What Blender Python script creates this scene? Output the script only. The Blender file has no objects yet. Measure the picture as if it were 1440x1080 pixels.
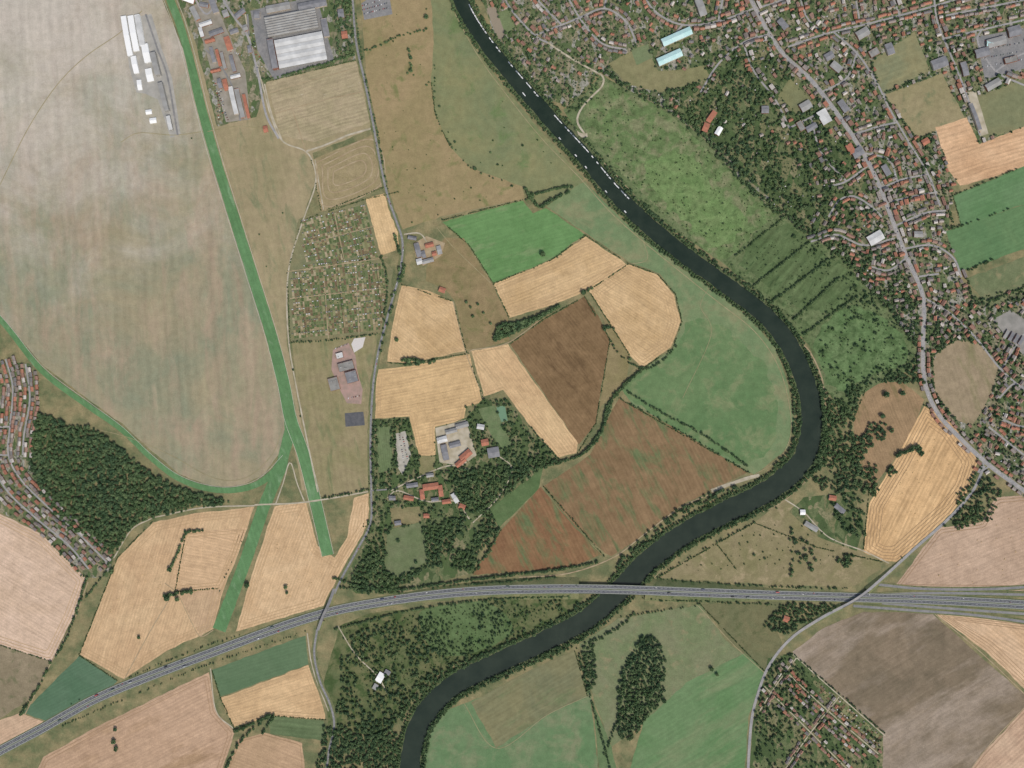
import bpy, math, random
import numpy as np
from mathutils import Vector, noise
random.seed(7); np.random.seed(7)
S=2.2
def W(x,y): return ((x-720)*S,(540-y)*S)
def lin(c): 
    c/=255.0
    return c/12.92 if c<=0.04045 else ((c+0.055)/1.055)**2.4
SAT=0.86
def C(t):
    L=0.3*t[0]+0.59*t[1]+0.11*t[2]
    s=SAT if t[0]>=t[1] else 0.72
    return tuple(lin(max(0,L+(c-L)*s)) for c in t)+(1.0,)
scene=bpy.context.scene
root=scene.collection

# ---------------- node helper ----------------
class N:
    def __init__(s,name):
        s.m=bpy.data.materials.new(name); s.m.use_nodes=True
        s.t=s.m.node_tree; s.t.nodes.clear()
        s.out=s.t.nodes.new('ShaderNodeOutputMaterial')
    def n(s,typ,**kw):
        nd=s.t.nodes.new(typ)
        for k,v in kw.items(): setattr(nd,k,v)
        return nd
    def l(s,a,b): s.t.links.new(a,b)
    def math(s,op,a,b=None,c=None):
        nd=s.n('ShaderNodeMath',operation=op)
        for i,v in enumerate((a,b,c)):
            if v is None: continue
            if hasattr(v,'is_linked'): s.l(v,nd.inputs[i])
            else: nd.inputs[i].default_value=v
        return nd.outputs[0]
    def noise(s,vec,scale,detail=3,rough=0.55,dist=0):
        nd=s.n('ShaderNodeTexNoise'); nd.inputs['Scale'].default_value=scale
        nd.inputs['Detail'].default_value=detail; nd.inputs['Roughness'].default_value=rough
        nd.inputs['Distortion'].default_value=dist
        s.l(vec,nd.inputs['Vector']); return nd.outputs['Fac']
    def rng(s,v,a,b,c,d):
        nd=s.n('ShaderNodeMapRange'); s.l(v,nd.inputs[0])
        for i,x in enumerate((a,b,c,d)): nd.inputs[i+1].default_value=x
        return nd.outputs[0]
    def mix(s,f,a,b,bt='MIX'):
        nd=s.n('ShaderNodeMix',data_type='RGBA',blend_type=bt)
        for i,v in ((0,f),(6,a),(7,b)):
            if hasattr(v,'is_linked'): s.l(v,nd.inputs[i])
            else: nd.inputs[i].default_value=v
        return nd.outputs[2]
    def scale(s,col,f):
        nd=s.n('ShaderNodeVectorMath',operation='SCALE'); s.l(col,nd.inputs[0])
        if hasattr(f,'is_linked'): s.l(f,nd.inputs[3])
        else: nd.inputs[3].default_value=f
        return nd.outputs[0]
    def pos(s): return s.n('ShaderNodeNewGeometry').outputs['Position']
    def diffuse(s,col):
        d=s.n('ShaderNodeBsdfDiffuse')
        if hasattr(col,'is_linked'): s.l(col,d.inputs[0])
        else: d.inputs[0].default_value=col
        s.l(d.outputs[0],s.out.inputs[0]); return s.m

def ground_mat(name,c1,c2,c3=None,d=None,per=11,st=0.0,big=140,fine=0.18,med=0.16,t3=(0.55,0.68),s3=40,haze_tint=None,swath=None):
    g=N(name); p=g.pos()
    off=g.n('ShaderNodeVectorMath',operation='ADD'); g.l(p,off.inputs[0])
    off.inputs[1].default_value=(random.uniform(-9000,9000),random.uniform(-9000,9000),0)
    q=off.outputs[0]
    f=g.rng(g.noise(q,1/big,5,0.62,0.6),0.36,0.64,0,1)
    col=g.mix(f,C(c1),C(c2))
    u=v=None
    if d:
        L=math.hypot(*d); ux,uy=d[0]/L,-d[1]/L
        du=g.n('ShaderNodeVectorMath',operation='DOT_PRODUCT'); g.l(p,du.inputs[0]); du.inputs[1].default_value=(-uy,ux,0)
        dv=g.n('ShaderNodeVectorMath',operation='DOT_PRODUCT'); g.l(p,dv.inputs[0]); dv.inputs[1].default_value=(ux,uy,0)
        u=du.outputs['Value']; v=dv.outputs['Value']
        wob=g.rng(g.noise(q,1/90,2),0,1,-5,5)
        u=g.math('ADD',u,wob)
    if c3:
        src=q
        if d:
            cv3=g.n('ShaderNodeCombineXYZ'); g.l(u,cv3.inputs[0]); g.l(g.math('MULTIPLY',v,0.3),cv3.inputs[1]); cv3.inputs[2].default_value=random.uniform(0,90); src=cv3.outputs[0]
        f3=g.rng(g.noise(src,1/s3,5,0.65,0.4),t3[0],t3[1],0,1)
        col=g.mix(f3,col,C(c3))
    if haze_tint:  # pale haze painted into the ground colour, fading outward from one point
        cx,cy,r0,r1,cb=haze_tint
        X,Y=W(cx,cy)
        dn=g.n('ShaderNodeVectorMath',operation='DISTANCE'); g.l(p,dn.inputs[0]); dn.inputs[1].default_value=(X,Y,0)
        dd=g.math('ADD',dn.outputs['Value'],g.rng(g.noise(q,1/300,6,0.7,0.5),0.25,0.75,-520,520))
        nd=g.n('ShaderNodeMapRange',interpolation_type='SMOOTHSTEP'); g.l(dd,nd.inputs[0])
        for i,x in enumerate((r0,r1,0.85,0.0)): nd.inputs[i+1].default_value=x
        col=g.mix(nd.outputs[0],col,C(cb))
    m=g.rng(g.noise(q,1/22,5,0.7),0.3,0.7,1-med,1+med)
    col=g.scale(col,m)
    fn=g.rng(g.noise(p,1/3.5,2,0.7),0.25,0.75,1-fine,1+fine)
    col=g.scale(col,fn)
    if d and st>0:
        sn=g.math('SINE',g.math('MULTIPLY',u,2*math.pi/per))
        cv=g.n('ShaderNodeCombineXYZ'); g.l(g.math('MULTIPLY',u,1/(per*0.55)),cv.inputs[0]); g.l(g.math('MULTIPLY',v,1/160),cv.inputs[1])
        sw=g.rng(g.noise(cv.outputs[0],1,2,0.6),0.3,0.7,-1,1)
        tot=g.math('ADD',g.math('MULTIPLY',sn,0.5*st),g.math('MULTIPLY',sw,0.9*st))
        if swath:
            cv=g.n('ShaderNodeCombineXYZ'); g.l(g.math('MULTIPLY',u,1/swath[0]),cv.inputs[0]); g.l(g.math('MULTIPLY',v,1/swath[1]),cv.inputs[1])
            tot=g.math('ADD',tot,g.rng(g.noise(cv.outputs[0],1,4,0.7),0.3,0.7,-swath[2],swath[2]))
        col=g.scale(col,g.math('ADD',tot,1.0))
    return g.diffuse(col)

def plain_mat(name,c,var=0.12,sc=1/4,c2=None,rough=None):
    g=N(name); p=g.pos()
    if c2: col=g.mix(g.rng(g.noise(p,sc/4,4),0.35,0.65,0,1),C(c),C(c2))
    else:
        r=g.n('ShaderNodeRGB'); r.outputs[0].default_value=C(c); col=r.outputs[0]
    col=g.scale(col,g.rng(g.noise(p,sc,3,0.7),0.25,0.75,1-var,1+var))
    if rough is None: return g.diffuse(col)
    b=g.n('ShaderNodeBsdfPrincipled'); g.l(col,b.inputs['Base Color']); b.inputs['Roughness'].default_value=rough
    g.l(b.outputs[0],g.out.inputs[0]); return g.m

def random_mat(name,cols,var=0.15,rough=None):
    g=N(name); oi=g.n('ShaderNodeObjectInfo'); r=g.n('ShaderNodeValToRGB'); r.color_ramp.interpolation='CONSTANT'
    e=r.color_ramp.elements
    while len(e)<len(cols): e.new(0.5)
    for i,c in enumerate(cols): e[i].position=i/len(cols); e[i].color=C(c)
    g.l(oi.outputs['Random'],r.inputs[0])
    col=g.scale(r.outputs[0],g.rng(g.noise(g.pos(),1/3,3,0.7),0.25,0.75,1-var,1+var))
    if rough is None: return g.diffuse(col)
    b=g.n('ShaderNodeBsdfPrincipled'); g.l(col,b.inputs['Base Color']); b.inputs['Roughness'].default_value=rough
    g.l(b.outputs[0],g.out.inputs[0]); return g.m

# ---------------- geometry helpers ----------------
def obj(name,verts,faces,mats,midx=None,parent=None,smooth=False):
    me=bpy.data.meshes.new(name); me.from_pydata([tuple(v) for v in verts],[],faces)
    for m in (mats if isinstance(mats,(list,tuple)) else [mats]): me.materials.append(m)
    if midx is not None: me.polygons.foreach_set('material_index',midx)
    me.update()
    o=bpy.data.objects.new(name,me); root.objects.link(o)
    if parent: o.parent=parent
    return o
def catmull(p,step=5,closed=False):
    p=[np.array(a[:2],float) for a in p]; out=[]
    n=len(p); rngn=n if closed else n-1
    for i in range(rngn):
        if closed: a,b,c,d=p[i-1],p[i],p[(i+1)%n],p[(i+2)%n]
        else:
            b,c=p[i],p[i+1]; a=p[i-1] if i>0 else 2*b-c; d=p[i+2] if i+2<n else 2*c-b
        k=max(1,int(np.linalg.norm(c-b)/step))
        for j in range(k):
            t=j/k
            out.append(0.5*((2*b)+(-a+c)*t+(2*a-5*b+4*c-d)*t*t+(-a+3*b-3*c+d)*t**3))
    if not closed: out.append(p[-1])
    return out
def resample(p,step,smooth=True):
    q=catmull(p,min(step,4)) if smooth else [np.array(a,float) for a in p]
    q=np.array(q); seg=np.linalg.norm(np.diff(q,axis=0),axis=1); s=np.concatenate([[0],np.cumsum(seg)])
    n=max(2,int(s[-1]/step)+1); t=np.linspace(0,s[-1],n)
    return np.stack([np.interp(t,s,q[:,0]),np.interp(t,s,q[:,1])],1)
def normals(q):
    t=np.gradient(q,axis=0); t/=np.linalg.norm(t,axis=1)[:,None]+1e-9
    return np.stack([-t[:,1],t[:,0]],1)
SC=2; OX,OY=80,80
H_,W_=(1080+160)*SC,(1440+160)*SC
hard=np.zeros((H_,W_),bool)
def stamp(m,x,y,r):
    cx=int((x+OX)*SC); cy=int((y+OY)*SC); k=int(math.ceil(r*SC))
    x0,x1=max(0,cx-k),min(W_,cx+k+1); y0,y1=max(0,cy-k),min(H_,cy+k+1)
    if x0>=x1 or y0>=y1: return
    yy,xx=np.ogrid[y0:y1,x0:x1]; m[y0:y1,x0:x1]|=((xx-cx)**2+(yy-cy)**2<=(r*SC)**2)
def free(m,x,y):
    cx=int((x+OX)*SC); cy=int((y+OY)*SC)
    return 0<=cx<W_ and 0<=cy<H_ and not m[cy,cx]
def ribbon(name,pts,w,z,mat,block=None,parent=None,step=4,smooth=True,wob=0.0,off=0.0):
    q=resample(pts,step,smooth); nn=normals(q); n=len(q)
    ws=np.interp(np.linspace(0,1,n),np.linspace(0,1,len(w)),w) if isinstance(w,(list,tuple)) else np.full(n,float(w))
    vs=[];fs=[]
    for i in range(n):
        for sgn in (-1,1):
            ww=ws[i]/2
            if wob: ww*=1+wob*noise.noise(Vector((q[i,0]/9,q[i,1]/9,sgn*7)))
            a=q[i]+nn[i]*(off+sgn*ww); X,Y=W(a[0],a[1]); vs.append((X,Y,z if not callable(z) else z(q[i])))
    for i in range(n-1): fs.append((2*i,2*i+1,2*i+3,2*i+2))
    if block is not None:
        for i in range(n): stamp(hard,q[i,0],q[i,1],ws[i]/2+block)
    return obj(name,vs,fs,mat,parent=parent)
def inset(poly,d):
    p=np.array(poly,float); n=len(p)
    area=0.5*np.sum(p[:,0]*np.roll(p[:,1],-1)-np.roll(p[:,0],-1)*p[:,1]); sg=1 if area>0 else -1
    out=[]
    for i in range(n):
        a,b,c=p[i-1],p[i],p[(i+1)%n]
        e1=(b-a)/(np.linalg.norm(b-a)+1e-9); e2=(c-b)/(np.linalg.norm(c-b)+1e-9)
        n1=np.array([-e1[1],e1[0]])*sg; n2=np.array([-e2[1],e2[0]])*sg
        m=n1+n2; m/=max(0.4,np.linalg.norm(m)); k=max(0.55,float(np.dot(m,n1)))
        out.append(b+m*d/k)
    return out
def inpoly(x,y,poly):
    c=False; n=len(poly); j=n-1
    for i in range(n):
        xi,yi=poly[i]; xj,yj=poly[j]
        if (yi>y)!=(yj>y) and x<(xj-xi)*(y-yi)/(yj-yi)+xi: c=not c
        j=i
    return c
def blockpoly(poly,r=1.2):
    poly=[tuple(a) for a in inset(poly,1.5)]
    xs=[p[0] for p in poly]; ys=[p[1] for p in poly]
    x=max(-60,min(xs))
    while x<min(1500,max(xs)):
        y=max(-60,min(ys))
        while y<min(1140,max(ys)):
            if inpoly(x,y,poly): stamp(hard,x,y,r)
            y+=1.5
        x+=1.5
FZ=[0.02]
def field(name,mat,pts,smooth=False,head=None,hmat=None,jit=0.6,blk=False):
    FZ[0]+=0.004; z=FZ[0]
    if blk: blockpoly(pts)
    p=catmull(pts,6,True) if smooth else [np.array(a,float) for a in pts]
    if not smooth:
        q=[]
        for i in range(len(p)):
            a,b=p[i],p[(i+1)%len(p)]; k=max(1,int(np.linalg.norm(b-a)/6))
            for j in range(k): q.append(a+(b-a)*j/k)
    else: q=p
    vs=[]
    for a in q:
        dx=noise.noise(Vector((a[0]/12,a[1]/12,z*50)))*jit*2.4; dy=noise.noise(Vector((a[0]/12,a[1]/12,z*50+9)))*jit*2.4
        X,Y=W(a[0]+dx,a[1]+dy); vs.append((X,Y,z))
    o=obj(name,vs,[tuple(range(len(vs)))],mat)
    if head:
        for k in range(head):
            ip=inset(pts if not smooth else p[::3],3.2+4.2*k)
            ip=[tuple(a) for a in ip]+[tuple(ip[0])]
            ribbon('headland_tracks',ip,0.7,0.51+0.002*k,hmat,parent=o,smooth=smooth,step=6)
    return o

# ---------------- materials ----------------
def WH(n,c1,c2,d,per=11,st=0.09,**k):
    k.setdefault('swath',(22,260,0.07)); return ground_mat(n,c1,c2,d=d,per=per,st=st,**k)
M={}
M['track_line']=plain_mat('stubble_track',(180,148,106),0.2)
M['track_dark']=plain_mat('dark_stubble_track',(154,124,90),0.2)
asph=plain_mat('asphalt',(118,118,117),0.12,1/6,(134,132,129))
asphd=plain_mat('dark_asphalt',(90,93,97),0.12,1/6,(102,103,105))
townroad=plain_mat('worn_street_asphalt',(138,137,136),0.12,1/6,(156,152,147))
white=plain_mat('white_line_paint',(215,215,210),0.05)
gravel=plain_mat('gravel_track',(182,172,150),0.15,1/5,(154,144,118))
dirt=plain_mat('worn_dirt',(168,150,118),0.15,1/5,(148,128,96))
worn=plain_mat('worn_grass',(156,144,108),0.15,1/5,(134,126,88))
verge=ground_mat('verge_grass',(92,104,62),(118,116,78),c3=(64,86,44),s3=15)
concrete=plain_mat('concrete',(158,155,147),0.1)

g=N('countryside'); p=g.pos()
vo=g.n('ShaderNodeTexVoronoi',feature='F1'); vo.inputs['Scale'].default_value=1/330
g.l(p,vo.inputs['Vector'])
sx=g.n('ShaderNodeSeparateColor'); g.l(vo.outputs['Color'],sx.inputs[0])
r=g.n('ShaderNodeValToRGB'); r.color_ramp.interpolation='CONSTANT'; e=r.color_ramp.elements
cl=[(128,120,84),(186,156,112),(92,118,62),(140,120,82),(110,88,62),(104,116,70),(178,148,108)]
while len(e)<len(cl): e.new(0.5)
for i,c in enumerate(cl): e[i].position=i/len(cl); e[i].color=C(c)
g.l(sx.outputs[0],r.inputs[0])
ln=g.n('ShaderNodeVectorMath',operation='LENGTH'); g.l(p,ln.inputs[0])
inn=g.rng(ln.outputs['Value'],2100,2150,0,1)
rough=g.mix(g.rng(g.noise(p,1/60,5,0.65),0.38,0.62,0,1),C((98,106,64)),C((138,126,88)))
col=g.mix(inn,rough,r.outputs[0])
col=g.scale(col,g.rng(g.noise(p,1/25,5,0.7),0.3,0.7,0.82,1.18))
col=g.scale(col,g.rng(g.noise(p,1/4,2,0.7),0.25,0.75,0.82,1.18))
gm=g.diffuse(col)
obj('ground',[(-30000,-30000,0),(30000,-30000,0),(30000,30000,0),(-30000,30000,0)],[(0,1,2,3)],gm)

# ---------------- FIELDS ----------------
def G(n,c1,c2,**k): return ground_mat(n,c1,c2,**k)
infield=[(-70,-60),(190,-60),(224,-10),(245,40),(262,80),(280,150),(300,225),(325,310),(350,385),(375,460),(394,530),(402,590),(394,636),(370,668),(335,684),(297,684),(255,668),(215,636),(172,596),(122,560),(62,515),(0,445),(-70,395)]
mi=ground_mat('racecourse_turf',(148,137,106),(128,132,100),c3=(156,138,112),d=(0.6,10),per=30,st=0.05,big=230,s3=70,t3=(0.46,0.66),med=0.12,fine=0.12,haze_tint=(20,-20,0,1150,(184,174,160)),swath=(42,420,0.09))  # north-west haze veil painted into the turf colour, along with pale dry grass
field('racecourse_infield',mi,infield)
mi2=ground_mat('parched_turf',(154,138,104),(140,130,94),c3=(122,124,82),d=(2,10),per=22,st=0.04,big=120,s3=40,med=0.12,fine=0.10,swath=(30,300,0.07))
field('parched_grass_strip',mi2,[(235,-60),(500,-60),(500,60),(515,120),(525,180),(440,215),(443,255),(425,310),(405,385),(403,480),(425,600),(440,690),(425,690),(408,600),(380,470),(300,200),(275,90)])
field('parched_grass_field',G('dry_paddock',(144,130,96),(130,124,84),c3=(112,118,72),d=(1,8),per=18,st=0.05,fine=0.12),[(410,482),(530,470),(523,560),(520,690),(455,700),(440,690),(425,600)])
field('pale_overflow_field',G('pale_dirt',(162,146,114),(150,138,104),c3=(200,190,172),s3=30,t3=(0.62,0.74),big=60,d=(10,-3),per=11,st=0.11),[(375,115),(500,85),(520,172),(440,200),(395,190)])
ringf=[(438,225),(528,188),(543,262),(452,298)]
field('ring_track_field',G('ring_dirt',(150,134,98),(140,126,88),big=50),ringf)
field('brown_pasture',G('brown_pasture_grass',(150,130,92),(138,124,84),c3=(118,118,72),s3=60,big=170,fine=0.12,med=0.14),[(504,-60),(603,-60),(610,60),(606,110),(612,160),(632,205),(660,235),(735,262),(738,280),(680,292),(620,305),(560,325),(545,270),(530,180),(515,110)])
field('green_pasture',G('summer_pasture',(112,122,76),(128,126,84),c3=(98,120,64),s3=70,big=140,fine=0.12,med=0.14),[(603,-60),(625,-60),(640,20),(672,75),(715,130),(765,190),(822,252),(800,275),(755,285),(735,262),(660,235),(632,205),(612,160),(606,110),(610,60)])
field('green_pasture',G('green_crop',(94,140,72),(84,130,64),d=(10,-3),per=12,st=0.06,big=90,fine=0.12,med=0.12,c3=(116,140,84),s3=50,t3=(.52,.68)),[(622,312),(735,282),(750,300),(768,292),(822,330),(775,365),(693,398),(660,345)])
wA=(196,164,118); wB=(180,148,102)
field('wheat_field',WH('stubble_a',wA,wB,(10,-4),9,0.11),[(694,399),(775,366),(824,333),(882,372),(828,408),(780,428),(716,447)],head=3,hmat=M['track_line'])
field('wheat_field',WH('stubble_b',wA,wB,(8,5),8,0.11),[(828,409),(855,390),(884,371),(925,387),(948,415),(957,452),(944,488),(903,517),(886,500),(862,462)],head=4,hmat=M['track_line'])
field('small_wheat_field',WH('stubble_c',(200,168,120),(188,156,108),(3,10),8,0.08),[(513,280),(545,270),(560,318),(561,350),(535,360),(525,320)])
field('wheat_field',WH('stubble_d',wA,wB,(6,5),9,0.10),[(565,400),(600,408),(637,424),(655,494),(570,511),(545,508),(552,455)],head=2,hmat=M['track_line'])
field('wheat_field',WH('stubble_e',(200,166,116),wB,(10,-2),9,0.11),[(530,520),(570,516),(660,498),(679,566),(656,572),(652,592),(612,600),(612,640),(588,642),(576,586),(527,588)],head=2,hmat=M['track_line'],blk=True)
field('wheat_field',WH('stubble_f',wA,(188,154,110),(7,9),9,0.11),[(663,494),(714,484),(745,528),(812,622),(810,637),(785,643),(745,598),(708,548),(681,557)],head=1,hmat=M['track_line'],blk=True)
field('dry_paddock',G('dry_paddock_b',(140,120,84),(126,114,76),c3=(108,106,64),big=60),[(625,335),(652,335),(695,405),(714,447),(716,480),(663,492),(655,490),(640,424),(625,405),(598,395),(600,375)])
field('ploughed_field',G('plough_dark',(116,92,62),(128,102,70),c3=(102,80,54),d=(7,9),per=9,st=0.09,big=80,fine=0.12,med=.2,swath=(20,200,.06)),[(717,484),(765,450),(822,417),(842,445),(858,478),(845,545),(838,595),(814,625),(780,575)])
field('dry_strip',G('dry_strip_g',(138,122,86),(126,116,76)),[(846,440),(886,500),(880,540),(842,575),(858,478)])
field('riverside_meadow',G('meadow_g',(96,126,76),(110,130,80),c3=(126,130,84),s3=90,t3=(0.48,0.64),big=150,fine=0.12,med=0.14),[(768,290),(822,255),(850,285),(900,330),(955,372),(1010,412),(1060,452),(1090,490),(1108,540),(1116,590),(1108,630),(1062,668),(1005,642),(890,570),(872,545),(903,520),(946,490),(959,452),(950,413),(928,385),(884,368),(824,328)])
field('lower_meadow',G('lower_meadow_g',(84,120,66),(96,126,72),c3=(116,130,80),s3=60,t3=(0.5,0.66),fine=0.12,med=0.15),[(950,490),(968,455),(1000,452),(1040,478),(1080,525),(1094,590),(1085,630),(1052,652),(1005,635),(890,566),(876,545),(903,522)],smooth=True,jit=3)
pl=dict(c3=(94,108,62),s3=34,t3=(0.5,0.66),big=90,fine=0.12,swath=(26,240,.07))
field('ploughed_field',G('plough_red_a',(122,98,68),(134,108,76),d=(3,6),per=11,st=0.09,**pl),[(870,560),(925,588),(1052,664),(1000,690),(955,712),(910,750),(860,782),(850,778),(800,730),(764,684),(830,640),(846,605)])
field('ploughed_field',G('plough_red_b',(124,90,62),(132,100,68),d=(3,6),per=11,st=0.09,**pl),[(760,685),(800,732),(846,780),(800,798),(730,804),(665,808),(690,770),(705,745)])
field('wood_clearing',G('clearing_g',(78,106,56),(88,112,62),big=60),[(686,715),(765,655),(757,688),(702,742)],blk=True)
field('wheat_field',WH('stubble_g',(194,162,120),(184,150,110),(-3,10),9,0.10),[(112,920),(140,850),(165,785),(215,735),(275,722),(357,713),(335,780),(312,835),(300,885),(235,915),(175,955)],head=3,hmat=M['track_line'])
field('wheat_field',WH('stubble_h',(200,168,126),(188,154,112),(-4,10),9,0.11),[(386,712),(430,705),(447,768),(470,784),(488,755),(498,700),(521,693),(520,738),(482,798),(455,852),(400,868),(332,888),(352,815)],head=3,hmat=M['track_line'])
field('wheat_field',WH('stubble_i',(188,154,114),(196,162,122),(10,2),9,0.11),[(262,748),(348,742),(332,785),(312,826),(246,832),(244,790)],head=2,hmat=M['track_line'])
field('stubble_strip',WH('stubble_j',(174,146,110),(182,150,114),(-3,10),8,0.09),[(250,834),(312,828),(300,882),(282,895)])
field('wheat_field',WH('stubble_k',(198,170,144),(188,160,132),(10,6),10,0.09),[(-70,690),(0,722),(60,752),(122,815),(102,868),(72,930),(0,907),(-70,890)],head=3,hmat=M['track_line'])
field('rough_field',G('rough_brown',(126,114,88),(138,124,98),c3=(102,102,72)),[(-70,890),(0,907),(72,930),(40,985),(0,1010),(-70,1030)])
field('green_crop_field',G('crop_green_w',(74,110,76),(84,116,84),fine=0.10,med=0.10,d=(10,-5),per=10,st=0.06),[(112,922),(165,957),(150,975),(75,1018),(32,1002)])
field('wheat_corner',WH('stubble_l',(190,160,128),(180,148,118),(10,-5),9,0.09),[(-70,1030),(0,1012),(30,1003),(74,1020),(0,1060),(-70,1090)])
field('wheat_field',WH('stubble_m',(172,140,110),(180,148,118),(10,-5),11,0.09,big=200,c3=(158,128,96),s3=70),[(40,1120),(60,1065),(150,1015),(294,945),(303,1000),(330,1030),(300,1120)],head=2,hmat=M['track_dark'])
field('green_crop_field',G('crop_green_s',(82,112,72),(90,118,78),d=(10,-3),per=10,st=0.06,fine=0.10,med=0.10),[(298,942),(430,893),(434,934),(310,980)])
field('wheat_field',WH('stubble_n',(200,166,120),(186,152,108),(10,-3),9,0.12),[(310,982),(434,935),(458,1005),(458,1012),(385,1008),(328,1022)],head=2,hmat=M['track_line'])
field('stubble_field',WH('stubble_o',(168,138,104),(176,144,110),(10,4),10,0.09),[(305,1120),(335,1040),(372,1030),(425,1045),(432,1120)],head=1,hmat=M['track_dark'])
field('paddock',G('paddock_g',(96,114,70),(86,108,64),d=(10,1),per=14,st=0.12),[(376,1006),(455,1014),(458,1042),(380,1032)])
field('rough_copse_ground',G('copse_floor',(86,100,56),(112,110,72),c3=(66,88,42),s3=30,t3=(0.45,0.6)),[(478,880),(520,862),(640,850),(700,842),(820,840),(800,868),(720,900),(640,935),(590,965),(560,1010),(540,1040),(462,1020),(455,960)])
field('marsh_clearing',G('marsh_g',(80,108,56),(92,114,64),c3=(62,90,44),s3=25,med=.25),[(590,862),(640,850),(690,848),(720,888),(660,920),(610,915)],smooth=True)
field('green_field',G('s_green_a',(86,124,72),(98,126,78),c3=(120,128,86),s3=80,t3=(.48,.66),fine=0.12,med=0.14),[(585,1120),(595,1040),(625,1000),(690,975),(830,975),(845,1120)])
field('dry_field',G('s_dry_a',(112,114,76),(122,118,82),d=(10,-6),per=12,st=0.07,fine=0.10,c3=(102,116,70),s3=50),[(662,988),(740,945),(808,914),(826,978),(770,1005),(698,1052)])
field('meadow',G('s_mead_b',(118,122,82),(106,122,74),c3=(132,124,90),big=90),[(815,905),(870,870),(985,850),(1020,900),(1075,945),(1068,960),(1000,945),(915,1010),(860,1050),(835,985)])
field('green_field',G('s_green_c',(86,126,70),(98,130,78),fine=0.12,med=0.12,c3=(112,130,82),s3=70,t3=(.48,.66),d=(10,-6),per=14,st=0.06),[(875,1120),(905,1015),(965,960),(1060,912),(1075,948),(1052,1010),(1045,1120)])
field('scrub_field',G('scrub_g',(112,108,74),(98,104,64),c3=(86,94,54)),[(985,850),(1100,845),(1090,880),(1100,905),(1076,945),(1030,905)])
field('green_strip',G('s_green_d',(90,118,68),(102,122,76)),[(835,990),(860,1050),(875,1120),(845,1120)])
field('horse_paddock',G('paddock_dry',(136,124,90),(122,116,78),c3=(152,136,102),s3=40,big=80),[(925,812),(985,775),(1060,735),(1105,700),(1150,735),(1235,785),(1240,800),(1200,825),(1080,822)])
field('brown_field',G('brown_e',(150,122,88),(138,114,82),c3=(120,106,70),s3=40,d=(4,10),per=9,st=0.10),[(1222,535),(1270,538),(1300,562),(1285,600),(1262,640),(1225,688),(1204,640),(1200,590)])
field('wheat_field',WH('stubble_p',(204,166,116),(188,150,102),(-5,10),13,0.17),[(1300,570),(1340,598),(1376,648),(1362,690),(1338,722),(1262,790),(1238,788),(1214,775),(1222,708),(1262,642),(1284,600)],head=5,hmat=M['track_dark'])
field('wheat_field',WH('stubble_q',(180,152,126),(170,142,116),(10,-4),11,0.09),[(1255,828),(1320,742),(1380,735),(1400,700),(1510,690),(1510,832)],head=2,hmat=M['track_dark'])
field('ploughed_field',G('plough_grey',(110,98,78),(128,112,90),c3=(156,140,122),s3=150,t3=(0.42,0.62),big=110,d=(8,-5),per=12,st=0.06,med=0.16,swath=(30,260,.05)),[(1114,917),(1160,882),(1215,860),(1310,862),(1375,920),(1450,985),(1380,1060),(1340,1120),(1240,1120),(1242,1030),(1180,975)])
field('wheat_field',WH('stubble_r',(198,166,130),(188,154,116),(10,7),11,0.13),[(1313,861),(1510,878),(1510,1040),(1440,968),(1385,915)],head=4,hmat=M['track_dark'])
field('wheat_field',WH('stubble_s',(188,158,128),(176,144,116),(10,-9),11,0.10),[(1340,1120),(1380,1062),(1450,987),(1510,1050),(1510,1120)],head=1,hmat=M['track_dark'])
ings=[(792,155),(820,135),(845,105),(880,125),(930,150),(985,190),(1025,235),(1075,285),(1130,325),(1185,362),(1225,405),(1262,450),(1290,492),(1280,520),(1235,540),(1205,560),(1190,590),(1160,545),(1140,490),(1105,450),(1060,405),(1010,365),(950,325),(900,285),(850,235),(815,190)]
field('river_marsh',G('marsh_ings',(88,110,60),(106,118,72),c3=(68,92,48),s3=18,t3=(0.5,0.64),big=60,fine=0.22,med=0.28),ings)
field('marsh_meadow',G('marsh_light',(96,122,64),(84,108,56),c3=(120,124,80),s3=36,t3=(0.46,0.62),big=40,fine=0.26,med=0.34),[(838,115),(880,128),(935,158),(990,205),(1040,255),(1090,300),(1060,325),(1015,365),(960,320),(905,272),(850,215),(822,178)],smooth=True,jit=2)
field('cut_marsh_strip',G('marsh_dark',(78,102,54),(90,110,62),c3=(60,84,44),s3=14,d=(-6,7),per=26,st=0.14,fine=0.2,med=.24),[(1060,330),(1105,312),(1180,370),(1215,405),(1175,445),(1120,430),(1070,395),(1040,370)],jit=2)
field('reed_bed',G('reeds',(86,118,62),(98,124,70),c3=(70,98,50),s3=24,t3=(.45,.62),fine=0.24,med=0.3,big=50),[(1150,470),(1200,430),(1260,465),(1275,505),(1225,530),(1180,550),(1155,520)],smooth=True,jit=3)
field('reed_bed',G('reeds_b',(94,126,62),(106,130,70),c3=(76,104,52),s3=20,fine=0.26,med=0.32,big=50),[(905,235),(960,215),(1010,270),(1050,310),(1010,345),(950,300)],smooth=True,jit=4)
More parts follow.
